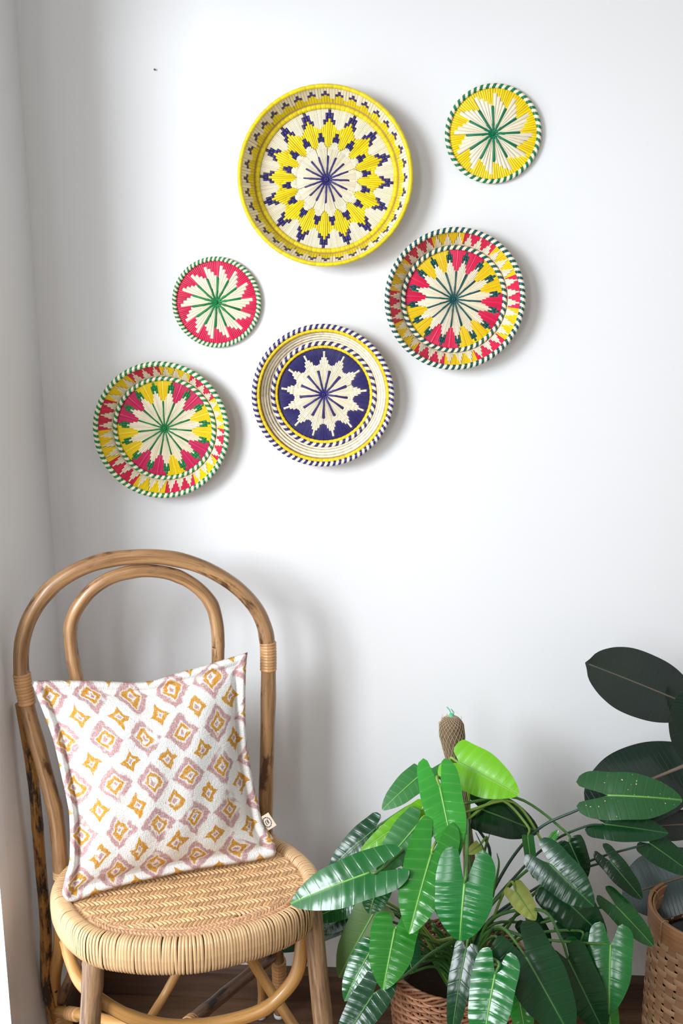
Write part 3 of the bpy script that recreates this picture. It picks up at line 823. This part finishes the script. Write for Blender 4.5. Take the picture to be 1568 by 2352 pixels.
while b < .36:
    sg = 1 if i % 2 else -1; a = -.03
    while a < .52:
        ca, cb = a, b + bd / 2
        if inside(ca + sg * .004, cb + .006) and inside(ca - sg * .004, cb - .006):
            front = cb - (.300 - 1.25 * (ca - .232) ** 2)
            if front < -.036:
                jt = random.uniform(-.0006, .0006)
                strand(mb, a - sg * .0078 + jt, b - .0012, a + sg * .0078 + jt, b + bd + .0012, .0052, .0044)
        a += .0082
    b += bd; i += 1
wv = part(mb, 'woven_seat', WEAVE); wv['kind'] = 'stuff'
# plaited rows that finish the weave along the front, and the strands that run in under the side rim
mb = MB()
for row in range(3):
    s = 0
    while s < PER:
        p, d = along(s); n_ = (cen - p).normalized(); n_ = Vector((d.y, -d.x, 0)); n_ = n_ if n_.dot(cen - p) > 0 else -n_
        if p.y > .20:
            c = p + n_ * (.007 + row * .0098); sg = 1 if row % 2 else -1
            strand(mb, c.x - d.x * .006 - n_.x * .0035 * sg, c.y - d.y * .006 - n_.y * .0035 * sg, c.x + d.x * .006 + n_.x * .0035 * sg, c.y + d.y * .006 + n_.y * .0035 * sg, .0062, .0042 - row * .0004)
        s += .0075
pf = part(mb, 'plaited_edge', WEAVE_R); pf['kind'] = 'stuff'
mb = MB(); s = 0
while s < PER:
    p, d = along(s); n_ = Vector((d.y, -d.x, 0)); n_ = n_ if n_.dot(cen - p) > 0 else -n_
    if p.y <= .235:
        q = p + n_ * random.uniform(.02, .028); o_ = p - n_ * .006
        strand(mb, o_.x, o_.y, q.x, q.y, .0042, .0026)
    s += .0085
se = part(mb, 'side_strands', WEAVE); se['kind'] = 'stuff'
# lashing where the left post meets the seat
binding([AP(141, 1999), AP(143, 2016)], .017, 3, STRIP); binding([cw(.41, .006, SEAT_Z + .004), cw(.41, .006, SEAT_Z + .015)], .0165, 2, BIND)

# ------------------------------------------------------------------ the cushion
C_BL, C_BR = PZ(152, 2066, SEAT_Z + .012), PZ(634, 1961, SEAT_Z + .012)
C_TL, C_TR = AP(72, 1569, .030), AP(567, 1498, .030)
def edge_curve(pxs, Ya, Yb, n):
    pts2 = spline([Vector((x, y, 0)) for x, y in pxs], 12); ac = [0]
    for i in range(len(pts2) - 1): ac.append(ac[-1] + (pts2[i + 1] - pts2[i]).length)
    out = []
    for i in range(n + 1):
        d = ac[-1] * i / n; k = min(max(j for j in range(len(ac)) if ac[j] <= d + 1e-6), len(pts2) - 2)
        q = pts2[k].lerp(pts2[k + 1], (d - ac[k]) / (ac[k + 1] - ac[k])); out.append(P(q.x, q.y, lerp(Ya, Yb, i / n)))
    return out
NU = 76
left = edge_curve([(152, 2066), (142, 2050), (150, 2010), (159, 1971), (159, 1890), (155, 1850), (141, 1784), (122, 1702), (100, 1640), (84, 1600), (72, 1569)], C_BL.y, C_TL.y, NU)
right = edge_curve([(634, 1961), (626, 1926), (602, 1889), (592, 1845), (580, 1796), (571, 1745), (565, 1701), (562, 1635), (563, 1546), (567, 1498)], C_BR.y, C_TR.y, NU)
bot = edge_curve([(152, 2066), (168, 2072), (230, 2049), (306, 2029), (383, 2012), (459, 1996), (536, 1985), (612, 1972), (634, 1961)], C_BL.y, C_BR.y, NU)
top = edge_curve([(72, 1569), (90, 1563), (200, 1563), (330, 1566), (400, 1548), (480, 1525), (567, 1498)], C_TL.y, C_TR.y, NU)
bot[0] = left[0]; bot[-1] = right[0]; top[0] = left[-1]; top[-1] = right[-1]
cn = ((C_BR - C_BL).cross(C_TL - C_BL)).normalized()
if cn.dot(CAM - C_BL) < 0: cn = -cn
def mid_s(i, j):
    u, v = i / NU, j / NU
    return (left[j] * (1 - u) + right[j] * u + bot[i] * (1 - v) + top[i] * v
            - (left[0] * (1 - u) * (1 - v) + right[0] * u * (1 - v) + left[-1] * (1 - u) * v + right[-1] * u * v))
def puff(u):
    d = min(u, 1 - u); s = max(0, (d - .055) / (.5 - .055)); return (1 - (1 - s) ** 2.6) ** .8
def fold(u, v): return .0022 * math.sin(9 * u + 14 * v) * math.sin(7 * v + 1) + .0015 * math.sin(31 * u - 12 * v)
mb = MB(); fr = []; bk = []; uvf = []
for j in range(NU + 1):
    a, c, q = [], [], []
    for i in range(NU + 1):
        u, v = i / NU, j / NU; p = mid_s(i, j); g = puff(u) * puff(v)
        ed = min(u, 1 - u, v, 1 - v)
        lip = .004 if ed > .004 else 0.0
        rollv = .0085 * max(0, 1 - abs(ed - .022) / .02) - .006 * max(0, 1 - abs(ed - .056) / .02)
        a.append(p + cn * (lip + rollv + .062 * g + fold(u, v) * min(1, g * 2) + .004 * math.sin(6 * u + 2) * (1 - g)))
        c.append(p + cn * (-lip - .030 * g + .004 * math.sin(6 * u + 2) * (1 - g))); q.append((u, v))
    fr.append(a); bk.append(c); uvf.append(q)
cush_org = (C_BL + C_BR) / 2
cushion = thing('cushion', cush_org, 'white cotton cushion printed with pink and ochre diamonds, propped on chair seat', 'cushion')
mb.grid(fr, uvs=uvf); mb.grid([r[::-1] for r in bk], uvs=[[(1 - u, v) for u, v in r] for r in uvf])
me = mb.mesh('cover', COTTON, cush_org); weld(me); link('cover', me, cushion)
# cotton label sewn into the right seam, stamped with a ring and a monogram
tl, tr, tb, tbl = P(594, 1879, right[14].y - .004), P(616, 1866, right[14].y - .012), P(635, 1895, right[14].y - .012), P(611, 1910, right[14].y - .004)
def tagp(u, v, h=0.0):
    p = tl.lerp(tr, u).lerp(tbl.lerp(tb, u), v); n = (tr - tl).cross(tbl - tl).normalized()
    if n.dot(CAM - tl) < 0: n = -n
    return p + n * (h + .0012 * math.sin(u * 3.1))
mb = MB(); mb.grid([[tagp(i / 6, j / 6, .0004) for i in range(7)] for j in range(7)]); mb.grid([[tagp(i / 6, j / 6, -.0004) for i in range(6, -1, -1)] for j in range(7)])
tagobj = mb.build('label_tag', TAGC, cushion, cush_org)
mb = MB()
def stroke(pts3, w):
    for k in range(len(pts3) - 1):
        (u0, v0), (u1, v1) = pts3[k], pts3[k + 1]; d = Vector((u1 - u0, v1 - v0)); s = Vector((-d.y, d.x)).normalized() * w
        mb.add([tagp(u0 - s.x, v0 - s.y, .0007), tagp(u1 - s.x, v1 - s.y, .0007), tagp(u1 + s.x, v1 + s.y, .0007), tagp(u0 + s.x, v0 + s.y, .0007)], [(0, 1, 2, 3)])
for k in range(26):
    a0, a1 = 2 * math.pi * k / 26, 2 * math.pi * (k + (.72 if k % 2 else 1.0)) / 26
    rr_ = .33; stroke([(.5 + rr_ * math.cos(a0), .5 + rr_ * math.sin(a0)), (.5 + rr_ * math.cos(a1), .5 + rr_ * math.sin(a1))], .026 if k % 2 else .034)
stroke([(.42, .38), (.36, .45), (.42, .50), (.36, .57), (.40, .63)], .022); stroke([(.40, .38), (.48, .38)], .022); stroke([(.40, .63), (.47, .63)], .022)
stroke([(.55, .36), (.55, .64)], .024); stroke([(.62, .38), (.62, .62)], .02); stroke([(.55, .50), (.66, .47)], .02); stroke([(.56, .37), (.66, .37)], .02)
mb.build('stamp', INK, tagobj, cush_org)

# ------------------------------------------------------------------ leaves
F_OUT = [(-1, .5), (-.95, .68), (-.82, .84), (-.6, .96), (-.3, .99), (0, 1.0), (.15, 1.0), (.35, .96), (.55, .85), (.72, .67), (.85, .45), (.93, .27), (.975, .13), (1, .0)]
F_IN = [(-1, .5), (-.96, .38), (-.8, .29), (-.5, .19), (-.2, .085), (0, 0)]
F_RUB = [(0, .0), (.03, .12), (.1, .38), (.22, .70), (.38, .93), (.55, 1.0), (.7, .96), (.82, .80), (.9, .60), (.95, .40), (.975, .2), (.985, .06), (1, 0)]
def leaf(parent, org, B, T, W, N, mat, rib, lobe=.28, bow=.05, fold_=.18, curl=.3, rip=.013, nv=7.5, rub=False, lobes=(1, 1), ribr=.0022, halves=(1, 1)):
    d = T - B; L = d.length; d.normalize(); side = d.cross(N).normalized(); n = side.cross(d).normalized()
    if n.dot(N) < 0: n = -n
    M = 46; ss = [i / M for i in range(M + 1)]
    def mid(s): return B + d * (L * s) + n * (bow * L * 4 * s * (1 - s) if s >= 0 else bow * L * 4 * s * .6)
    def pt(s, x, sg):
        ax = abs(x) / (W * .5)
        z = fold_ * abs(x) - curl * ax * ax * W * .5 * .6
        z += rip * .8 * W * math.sin(2 * math.pi * (s * nv - ax * .65)) * min(1, ax * 2.2) * max(.12, 1.1 - ax) * (1 if s < .96 else .3)
        return mid(s) + side * (sg * x) + n * z
    mb = MB()
    for hi, sg in enumerate((1, -1)):
        lb = lobe * lobes[hi]; rows = []; uvs = []
        slist = ([] if rub else [-lb * k / 10 for k in range(10, 0, -1)]) + ss
        for s in slist:
            if rub: o_, i_ = smooth_interp(F_RUB, s), 0
            elif s < 0: o_, i_ = smooth_interp(F_OUT, s / lb), smooth_interp(F_IN, s / lb)
            else: o_, i_ = smooth_interp(F_OUT, s), 0
            wv_ = 1 + (.008 if rub else .022) * math.sin(s * 11 + hi * 2 + W * 90)
            o_ *= wv_ * halves[hi]; i_ *= halves[hi]; row = []; uvr = []
            for k in range(7):
                x = lerp(i_, o_, k / 6) * W * .5; row.append(pt(s, x, sg)); uvr.append((.5 + sg * .5 * lerp(i_, o_, k / 6) * .98, s))
            rows.append(row); uvs.append(uvr)
        if sg < 0: rows = [r[::-1] for r in rows]; uvs = [u[::-1] for u in uvs]
        mb.grid(rows, uvs=uvs, tone=.5)
    me = mb.mesh('leaf', mat, org); weld(me); lo = link('leaf', me, parent)
    mb = MB(); ms = [i / 16 * .97 for i in range(17)]
    mb.tube([mid(s) + n * (.0004 + rip * 0) for s in ms], [ribr * (1 - .8 * s) for s in ms], 6); mb.build('midrib', rib, lo, org)
    return lo, n, d
def stalk(parent, org, pts3, r0, r1, mat, name='leaf_stalk', n=7):
    q = spline(pts3, n); mb = MB(); mb.tube(q, [lerp(r0, r1, i / (len(q) - 1)) for i in range(len(q))], 8); return mb.build(name, mat, parent, org)

# wicker basket that holds the climbing plant
WC = Vector((.146, -.25, 0)); WH, WR, WRB = .275, .139, .112
wb = thing('wicker_basket', WC, 'round brown wicker basket holding the climbing plant with moss pole', 'basket')
def wr(z): return lerp(WRB, WR, (z / WH) ** .8)
NS = 40
for row in range(34):
    z = .008 + row * (WH - .03) / 33; mb = MB(); q = []
    for i in range(NS * 4):
        a = 2 * math.pi * i / (NS * 4); r = wr(z) + .0032 * math.cos(NS * a / 1 * .5 + math.pi * (row % 2)) 
        q.append((r * math.cos(a), r * math.sin(a), z + .0016 * math.sin(a * 7 + row)))
    mb.tube(q, .0036, 6, closed=True, tone=random.random()); mb.build('weaver', WICKER, wb)
mb = MB()
for i in range(NS // 2 * 2):
    a = 2 * math.pi * i / NS; mb.tube([(wr(z) * math.cos(a), wr(z) * math.sin(a), z) for z in (0, WH * .5, WH - .01)], .0028, 6)
st = mb.build('stakes', WICKER_D, wb); st['kind'] = 'stuff'
mb = MB()
for k in range(5):      # plaited border, strands winding round each other
    q = []
    for i in range(220):
        a = 2 * math.pi * i / 220; th = a * 11 + 2 * math.pi * k / 5
        r = WR + .001 + .004 * math.cos(th); q.append((r * math.cos(a), r * math.sin(a), WH - .010 + .008 * math.sin(th)))
    mb2 = MB(); mb2.tube(q, .0031, 6, closed=True, tone=random.random()); mb2.build('border_strand', WICKER if k % 2 else WICKER_D, wb)
mb = MB(); mb.grid([[(r * math.cos(2 * math.pi * i / 40), r * math.sin(2 * math.pi * i / 40), z) for i in range(40)] for r, z in ((.001, .004), (WRB, .004), (WRB, .0), (.001, 0))], close=True)
mb.build('basket_base', WICKER_D, wb)

# the climbing plant in its black nursery pot
plant = thing('potted_climbing_plant', (WC.x, WC.y, .005), 'climbing philodendron with glossy heart-shaped leaves around a moss pole', 'plant')
PO = Vector((WC.x, WC.y, .005))
def lathe(mb, c, prof, n=36, tone=.5): mb.grid([[(c[0] + r * math.cos(2 * math.pi * i / n), c[1] + r * math.sin(2 * math.pi * i / n), z) for i in range(n)] for r, z in prof], close=True, tone=tone)
mb = MB(); lathe(mb, WC, [(.001, .006), (.086, .006), (.112, .205), (.118, .205), (.118, .222), (.108, .222), (.104, .19), (.001, .185)]); mb.build('nursery_pot', BLACKP, plant, PO)
mb = MB(); lathe(mb, WC, [(.109, .200), (.085, .206), (.05, .209), (.001, .211)]); mb.build('soil', SOIL, plant, PO)
# moss pole: coir in netting, tied at the top with green twine
mp = [Vector((WC.x + .016, WC.y + .01, .15)), P(1078, 2030, -.245), P(1070, 1900, -.25), P(1052, 1790, -.255), P(1043, 1735, -.257), P(1038, 1690, -.258), P(1036.5, 1664, -.259), P(1036, 1650, -.259), P(1036, 1644, -.259)]
mr = [.014, .0115, .0105, .0135, .0185, .0245, .0232, .0150, .0035]
q = spline(mp, 6); rr = []
for i in range(len(q)):
    u = i / 6; k = min(int(u), 7); rr.append(lerp(mr[k], mr[k + 1], u - k))
mb = MB(); mb.tube(q, rr, 20, tone=.5)
mb.v = [tuple(Vector(v) + Vector((random.uniform(-1, 1), random.uniform(-1, 1), random.uniform(-1, 1))) * .0006) for v in mb.v]
mpole = mb.build('moss_pole', COIR, plant, PO)
mb = MB()
for k in range(20):
    for s in (1, -1):
        pts3 = []
        for i in range(0, len(q)):
            a = 2 * math.pi * k / 20 + s * i * .09
            pts3.append(q[i] + (Vector((1, 0, 0)) * math.cos(a) + Vector((0, 1, 0)) * math.sin(a)) * (rr[i] + .0007))
        mb.tube(pts3, .0004, 4, caps=False)
for k in range(50):     # loose coir fibres
    i = random.randrange(10, len(q)); a = random.uniform(0, 6.28); c = q[i]; d = Vector((math.cos(a), math.sin(a), 0))
    p0 = c + d * rr[i]; mb.tube([p0, p0 + d * .002 + Z * random.uniform(-.006, .006), p0 + d * .0005 + Z * random.uniform(-.012, .012)], .0004, 3, caps=False)
nt = mb.build('netting', NETB, mpole, PO); nt['kind'] = 'stuff'
mb = MB(); t0 = q[-1]
mb.tube([t0 - Z * .006, t0 + Z * .004], [.008, .0035], 10); mb.tube(spline([t0 + Z * .003, t0 + Vector((-.004, 0, .012)), t0 + Vector((-.009, 0, .018))], 4), .0012, 6)
mb.tube(spline([t0 + Z * .003, t0 + Vector((.005, 0, .006)), t0 + Vector((-.001, 0, .014))], 4), .001, 6)
mb.build('twine_tie', NET, mpole, PO)
CROWN = Vector((WC.x + .012, WC.y - .005, .205))

toC = lambda p: (CAM - p).normalized()
# base px, tip px, full width px, depth base, depth tip, material, options
D_, M_, B_, Li, Pa, Ol, Ye, Sp = (L_DARK, RIBD), (L_MID, RIBG), (L_BRIGHT, RIBG), (L_LIME, RIBG), (L_PALE, RIBG), (L_OLIVE, RIBG), (L_YELL, RIBG), (L_SPOT, RIBG)
LV = [
 ((1054, 1752), (1192, 1826), 100, -.31, -.37, Li, dict(lobe=.2, bow=.07, lobes=(1.3, .9))),
 ((1010, 1808), (1046, 1978), 88, -.40, -.47, B_, dict(lobe=.4, lobes=(1.1, .95))),
 ((968, 1778), (877, 1861), 58, -.30, -.34, Pa, dict(lobe=.3, lobes=(.2, 1.6), rip=.004)),
 ((1104, 1859), (1238, 1912), 88, -.24, -.26, D_, dict(lobe=.3, rip=.004)),
 ((862, 1903), (755, 2000), 62, -.28, -.30, D_, dict(lobe=.2)),
 ((966, 1861), (826, 1958), 46, -.36, -.40, Li, dict(lobe=.1)),
 ((960, 1893), (866, 2005), 78, -.40, -.44, Pa, dict(lobe=.2)),
 ((849, 2004), (667, 2076), 100, -.50, -.50, M_, dict(lobe=.42, lobes=(1.0, 1.05), bow=.04, halves=(.95, 1.05), rip=.008)),
 ((990, 1963), (940, 2146), 104, -.48, -.56, B_, dict(lobe=.48, rip=.017)),
 ((1067, 2030), (1056, 2162), 124, -.585, -.615, M_, dict(lobe=.62, rip=.02, bow=.08)),
 ((907, 2134), (880, 2274), 98, -.52, -.58, B_, dict(lobe=.5, rip=.018, lobes=(.5, 1.1))),
 ((862, 2090), (778, 2246), 84, -.36, -.38, Ol, dict(lobe=.12, rip=.004)),
 ((852, 2182), (791, 2300), 66, -.40, -.44, M_, dict(lobe=.15)),
 ((856, 2286), (778, 2410), 76, -.56, -.60, D_, dict(lobe=.42, rip=.015)),
 ((1070, 2180), (1036, 2390), 52, -.52, -.58, D_, dict(lobe=.08)),
 ((1137, 2238), (1108, 2420), 98, -.56, -.62, M_, dict(lobe=.32, rip=.018, bow=.06)),
 ((1263, 1985), (1364, 2082), 88, -.40, -.45, D_, dict(lobe=.42, rip=.01)),
 ((1308, 1935), (1346, 2020), 58, -.30, -.32, D_, dict(lobe=.12)),
 ((1402, 1979), (1475, 2066), 48, -.30, -.33, D_, dict(lobe=.38, rip=.006)),
 ((1414, 2081), (1501, 2174), 52, -.30, -.33, M_, dict(lobe=.38, rip=.006)),
 ((1275, 2045), (1392, 2158), 92, -.34, -.38, D_, dict(lobe=.2)),
 ((1402, 2170), (1398, 2330), 92, -.42, -.47, M_, dict(lobe=.32, rip=.008, bow=.05)),
 ((1208, 2198), (1312, 2385), 122, -.50, -.56, D_, dict(lobe=.36, rip=.006)),
 ((1305, 2205), (1386, 2370), 92, -.44, -.48, D_, dict(lobe=.2, rip=.006)),
 ((1335, 2165), (1392, 2360), 66, -.40, -.44, M_, dict(lobe=.1, rip=.006)),
 ((1384, 2260), (1412, 2400), 46, -.38, -.42, B_, dict(lobe=.1)),
 ((1186, 2050), (1230, 2114), 48, -.36, -.38, Ye, dict(lobe=.3, curl=.8, rip=.03, nv=4)),
 ((1212, 1922), (1226, 2018), 26, -.30, -.30, Pa, dict(lobe=.06)),
 ((1265, 1931), (1282, 1906), 18, -.30, -.30, B_, dict(lobe=.1)),
 ((1190, 2275), (1212, 2400), 54, -.48, -.52, B_, dict(lobe=.2)),
 ((1395, 1827), (1567, 1838), 102, -.30, -.31, Sp, dict(lobe=.42, rip=.006, lobes=(1, 1.0))),
 ((1388, 1893), (1535, 1914), 64, -.27, -.28, D_, dict(lobe=.3, rip=.006, lobes=(1.0, .3))),
 ((1492, 1937), (1590, 2008), 62, -.26, -.28, D_, dict(lobe=.2)),
 ((815, 2070), (712, 2112), 56, -.34, -.33, M_, dict(lobe=.2)),
 ((820, 2085), (738, 2142), 50, -.30, -.29, D_, dict(lobe=.2)),
 ((800, 2105), (645, 2186), 56, -.25, -.20, D_, dict(lobe=.2)),
 ((868, 2036), (848, 2100), 62, -.38, -.40, M_, dict(lobe=.2)),
 ((905, 2000), (890, 2048), 46, -.40, -.42, M_, dict(lobe=.2)),
 ((846, 2095), (785, 2175), 56, -.30, -.31, D_, dict(lobe=.2)),
 ((1300, 2118), (1362, 2178), 62, -.30, -.33, D_, dict(lobe=.2)),
 ((1100, 1942), (1074, 1962), 24, -.27, -.28, Ye, dict(lobe=.1, rip=.02)),
 ((1212, 2118), (1262, 2185), 60, -.28, -.30, D_, dict(lobe=.2)),
 ((1150, 2172), (1180, 2215), 40, -.44, -.46, D_, dict(lobe=.2)),
 ((930, 2168), (948, 2236), 60, -.40, -.44, D_, dict(lobe=.3)),
]
custom = {30: [(1100, 2130, -.26), (1160, 1995, -.27), (1235, 1905, -.29), (1322, 1862, -.30), (1380, 1836, -.30)],
          31: [(1105, 2120, -.26), (1190, 2005, -.27), (1270, 1932, -.28), (1345, 1898, -.275), (1385, 1894, -.27)],
          32: [(1110, 2130, -.26), (1230, 2040, -.27), (1360, 1975, -.27), (1480, 1940, -.262)],
          18: [(1110, 2135, -.27), (1240, 2045, -.28), (1340, 1995, -.29), (1400, 1978, -.3)],
          16: [(1105, 2115, -.28), (1165, 2040, -.32), (1230, 1985, -.38), (1262, 1984, -.398)],
          21: [(1120, 2140, -.30), (1220, 2155, -.36), (1330, 2165, -.41), (1400, 2169, -.418)],
          19: [(1120, 2130, -.27), (1240, 2120, -.28), (1330, 2092, -.29), (1412, 2081, -.298)],
          22: [(1120, 2150, -.32), (1140, 2130, -.40), (1165, 2140, -.47), (1206, 2196, -.498)],
          23: [(1120, 2120, -.30), (1240, 2090, -.38), (1285, 2150, -.43), (1304, 2203, -.438)],
          3: [(1098, 2080, -.25), (1125, 1960, -.255), (1090, 1890, -.25), (1104, 1861, -.243)],
          10: [(1060, 2160, -.32), (1000, 2160, -.40), (960, 2120, -.48), (907, 2132, -.518)],
          13: [(1055, 2165, -.32), (990, 2190, -.42), (930, 2240, -.52), (857, 2284, -.558)]}
for i, (b_, t_, w_, yb, yt, (lm, rm), kw) in enumerate(LV):
    B, T = P(b_[0], b_[1], yb), P(t_[0], t_[1], yt); Wm = w_ * mpp(B) * 1.08
    N = (toC(B) + Vector((random.uniform(-.25, .05), 0, random.uniform(.1, .35)))).normalized()
    lo, n, d = leaf(plant, PO, B, T, Wm, N, lm, rm, ribr=.0011 + .0000095 * w_, **kw)
    sm = STEMG if lm in (L_MID, L_DARK) else STEMY
    if i in (30, 31, 32, 18, 3): sm = STEMD
    back = B - n * .002
    if i in custom: pts3 = [CROWN + Vector((random.uniform(-.02, .02), random.uniform(-.02, .02), -.002))] + [P(*c) for c in custom[i]]
    else:
        s0 = CROWN + Vector((random.uniform(-.025, .025), random.uniform(-.025, .02), -.002))
        if B.z > .55: s0 = q[10 + i % 6] + Vector((0, -.01, 0))
        md = s0.lerp(back, .5) - n * .03 + Z * .045
        pts3 = [s0, md, back - d * .02 - n * .006, back]
    stalk(plant, PO, pts3, .0040 if w_ > 70 else .0032, .0022, sm)
# thin sheaths and shoots by the pole
for (a, c, dd) in [((1098, 2060, -.27), (1107, 1980, -.27), (1124, 1915, -.268)), ((1110, 2050, -.28), (1118, 1975, -.28), (1092, 1912, -.27)), ((1086, 2040, -.26), (1079, 1960, -.265), (1079, 1880, -.262)),
                   ((1130, 2060, -.29), (1145, 1990, -.30), (1141, 1960, -.30))]:
    stalk(plant, PO, [P(*a), P(*c), P(*dd)], .0034, .0008, STEMG, 'leaf_sheath')
for k in range(10):
    a = P(1090 + random.uniform(-25, 25), 2160, -.30); e = P(random.uniform(930, 1010), random.uniform(2120, 2235), -.36)
    stalk(plant, PO, [CROWN + Vector((random.uniform(-.02, .02), -.02, .0)), (CROWN + e) * .5 + Z * .03, e], .0034, .0024, STEMG)

# ------------------------------------------------------------------ rubber plant in the bamboo basket at the right
BC = Vector((.668, -.19, 0)); BH, BRr = .36, .126
bb = thing('bamboo_basket', BC, 'tall woven split-bamboo basket at right edge, holding the rubber plant', 'basket')
def br(z): return BRr - .004 * (z / BH) + .002 * math.sin(z * 9)
NST = 30
for i in range(NST):
    a = 2 * math.pi * i / NST; mb = MB(); w = .0098; rows = []
    for k in range(25):
        z = .004 + k * (BH - .02) / 24; r = br(z) + .0011 * (1 if (k + i) % 2 else -1)
        rows.append([((r + h) * math.cos(a) - s * math.sin(a), (r + h) * math.sin(a) + s * math.cos(a), z) for s, h in ((-w, 0), (-w * .6, .0008), (w * .6, .0008), (w, 0))])
    mb.grid(rows); mb.build('stave', BAMB_T, bb)
for row in range(24):
    z0 = .004 + row * (BH - .03) / 23; mb = MB(); hgt = random.choice((.0058, .0064, .0068)); rows = []
    for i in range(NST * 4 + 1):
        a = 2 * math.pi * i / (NST * 4); r = br(z0) + .0017 * math.cos(a * NST / 2 + math.pi * (row % 2)); zz = z0 + .0012 * math.sin(a * 3 + row * 1.7)
        rows.append([(r * math.cos(a), r * math.sin(a), zz - hgt), ((r + .001) * math.cos(a), (r + .001) * math.sin(a), zz - hgt * .6), ((r + .001) * math.cos(a), (r + .001) * math.sin(a), zz + hgt * .6), (r * math.cos(a), r * math.sin(a), zz + hgt)])
    mb.grid(rows, tone=random.random()); mb.build('weaver_band', BAMB, bb)
def hoop(r0, r1, z0, z1, name):
    mb = MB(); n = 72; pr = [(r0, z0), (r1, z0), (r1 + .001, (z0 + z1) / 2), (r1, z1), ((r0 + r1) / 2, z1 + .001), (r0, z1), (r0, z0)]; rows = []; uvs = []
    for i in range(n + 1):
        a = 2 * math.pi * i / n; rows.append([(r * math.cos(a), r * math.sin(a), z) for r, z in pr]); uvs.append([(a * r1, k / 7) for k in range(7)])
    mb.grid(rows, uvs=uvs); return mb.build(name, BAMB_R, bb, smooth=False)
hoop(BRr - .003, BRr + .004, BH - .020, BH, 'rim_hoop'); hoop(BRr + .0005, BRr + .003, BH - .042, BH - .021, 'rim_hoop'); hoop(BRr - .009, BRr - .005, BH - .022, BH - .003, 'rim_hoop'); hoop(BRr - .011, BRr - .007, BH - .042, BH - .02, 'rim_hoop')
for a in [R(k) for k in (150, 205, 250, 300, 345, 35, 90)]:
    c, s = math.cos(a), math.sin(a); mb = MB()
    mb.tube([((BRr + x) * c, (BRr + x) * s, z) for x, z in ((.0045, BH - .046), (.006, BH - .022), (.0055, BH), (-.002, BH + .003), (-.010, BH), (-.012, BH - .02))], .0011, 6); mb.build('rim_tie', BAMB, bb)
mb = MB(); lathe(mb, (0, 0), [(.001, .006), (BRr - .006, .006), (BRr - .006, .001), (.001, .001)]); mb.build('basket_base', BAMB_T, bb)
rub = thing('rubber_plant', (BC.x, BC.y, .007), 'rubber plant with broad blackish-green leaves, at right edge in bamboo basket', 'plant')
RO = Vector((BC.x, BC.y, .007))
mb = MB(); lathe(mb, BC, [(.001, .008), (.08, .008), (.102, .255), (.108, .255), (.108, .275), (.098, .275), (.094, .245), (.001, .24)]); mb.build('nursery_pot', BLACKP, rub, RO)
mb = MB(); lathe(mb, BC, [(.098, .25), (.06, .258), (.001, .262)]); mb.build('soil', SOIL, rub, RO)
stem = [Vector((BC.x + .01, BC.y, .22)), Vector((BC.x + .02, BC.y + .005, .45)), Vector((BC.x + .045, BC.y, .70)), Vector((BC.x + .05, BC.y - .01, 1.0))]
stalk(rub, RO, stem, .010, .006, TRUNK, 'stem')
def stem_at(z):
    return spline(stem, 20)[max(0, min(59, int(60 * (z - .22) / .78)))]
for (b_, t_, w_, yb, yt, lm, rm, kw) in [
    ((1612, 1632), (1343, 1522), 146, -.21, -.27, L_RUB, RIBP, dict(bow=.05)),
    ((1592, 1770), (1578, 1585), 92, -.24, -.26, L_RUB, RIBP, dict(bow=.03)),
    ((1632, 1735), (1342, 1856), 176, -.17, -.22, L_RUB, RIBP, dict(bow=.03, ribr=.005)),
    ((1640, 1890), (1470, 1900), 70, -.17, -.18, L_RUB, RIBP, dict(bow=.02, ribr=.003)),
    ((1660, 1985), (1428, 2060), 148, -.10, -.08, L_RUB_SHEEN, RIBP, dict(bow=.02, ribr=.004)),
    ((1660, 1800), (1760, 1700), 130, -.25, -.30, L_RUB, RIBP, dict(bow=.05)),
    ((1660, 1560), (1740, 1430), 130, -.22, -.26, L_RUB, RIBP, dict(bow=.05))]:
    B, T = P(b_[0], b_[1], yb), P(t_[0], t_[1], yt); kw = dict(kw); rbr = kw.pop('ribr', .0022)
    N = (toC(B) + Vector((-.1, 0, .15))).normalized()
    lo, n, d = leaf(rub, RO, B, T, w_ * mpp(B), N, lm, rm, rub=True, fold_=.10, curl=.18, rip=.0015, nv=14, ribr=rbr, **kw)
    s0 = stem_at(B.z - .03); stalk(rub, RO, [s0, s0.lerp(B, .5) - Z * .004, B - d * .008, B + d * .004], .0042, .0034, STEMD)
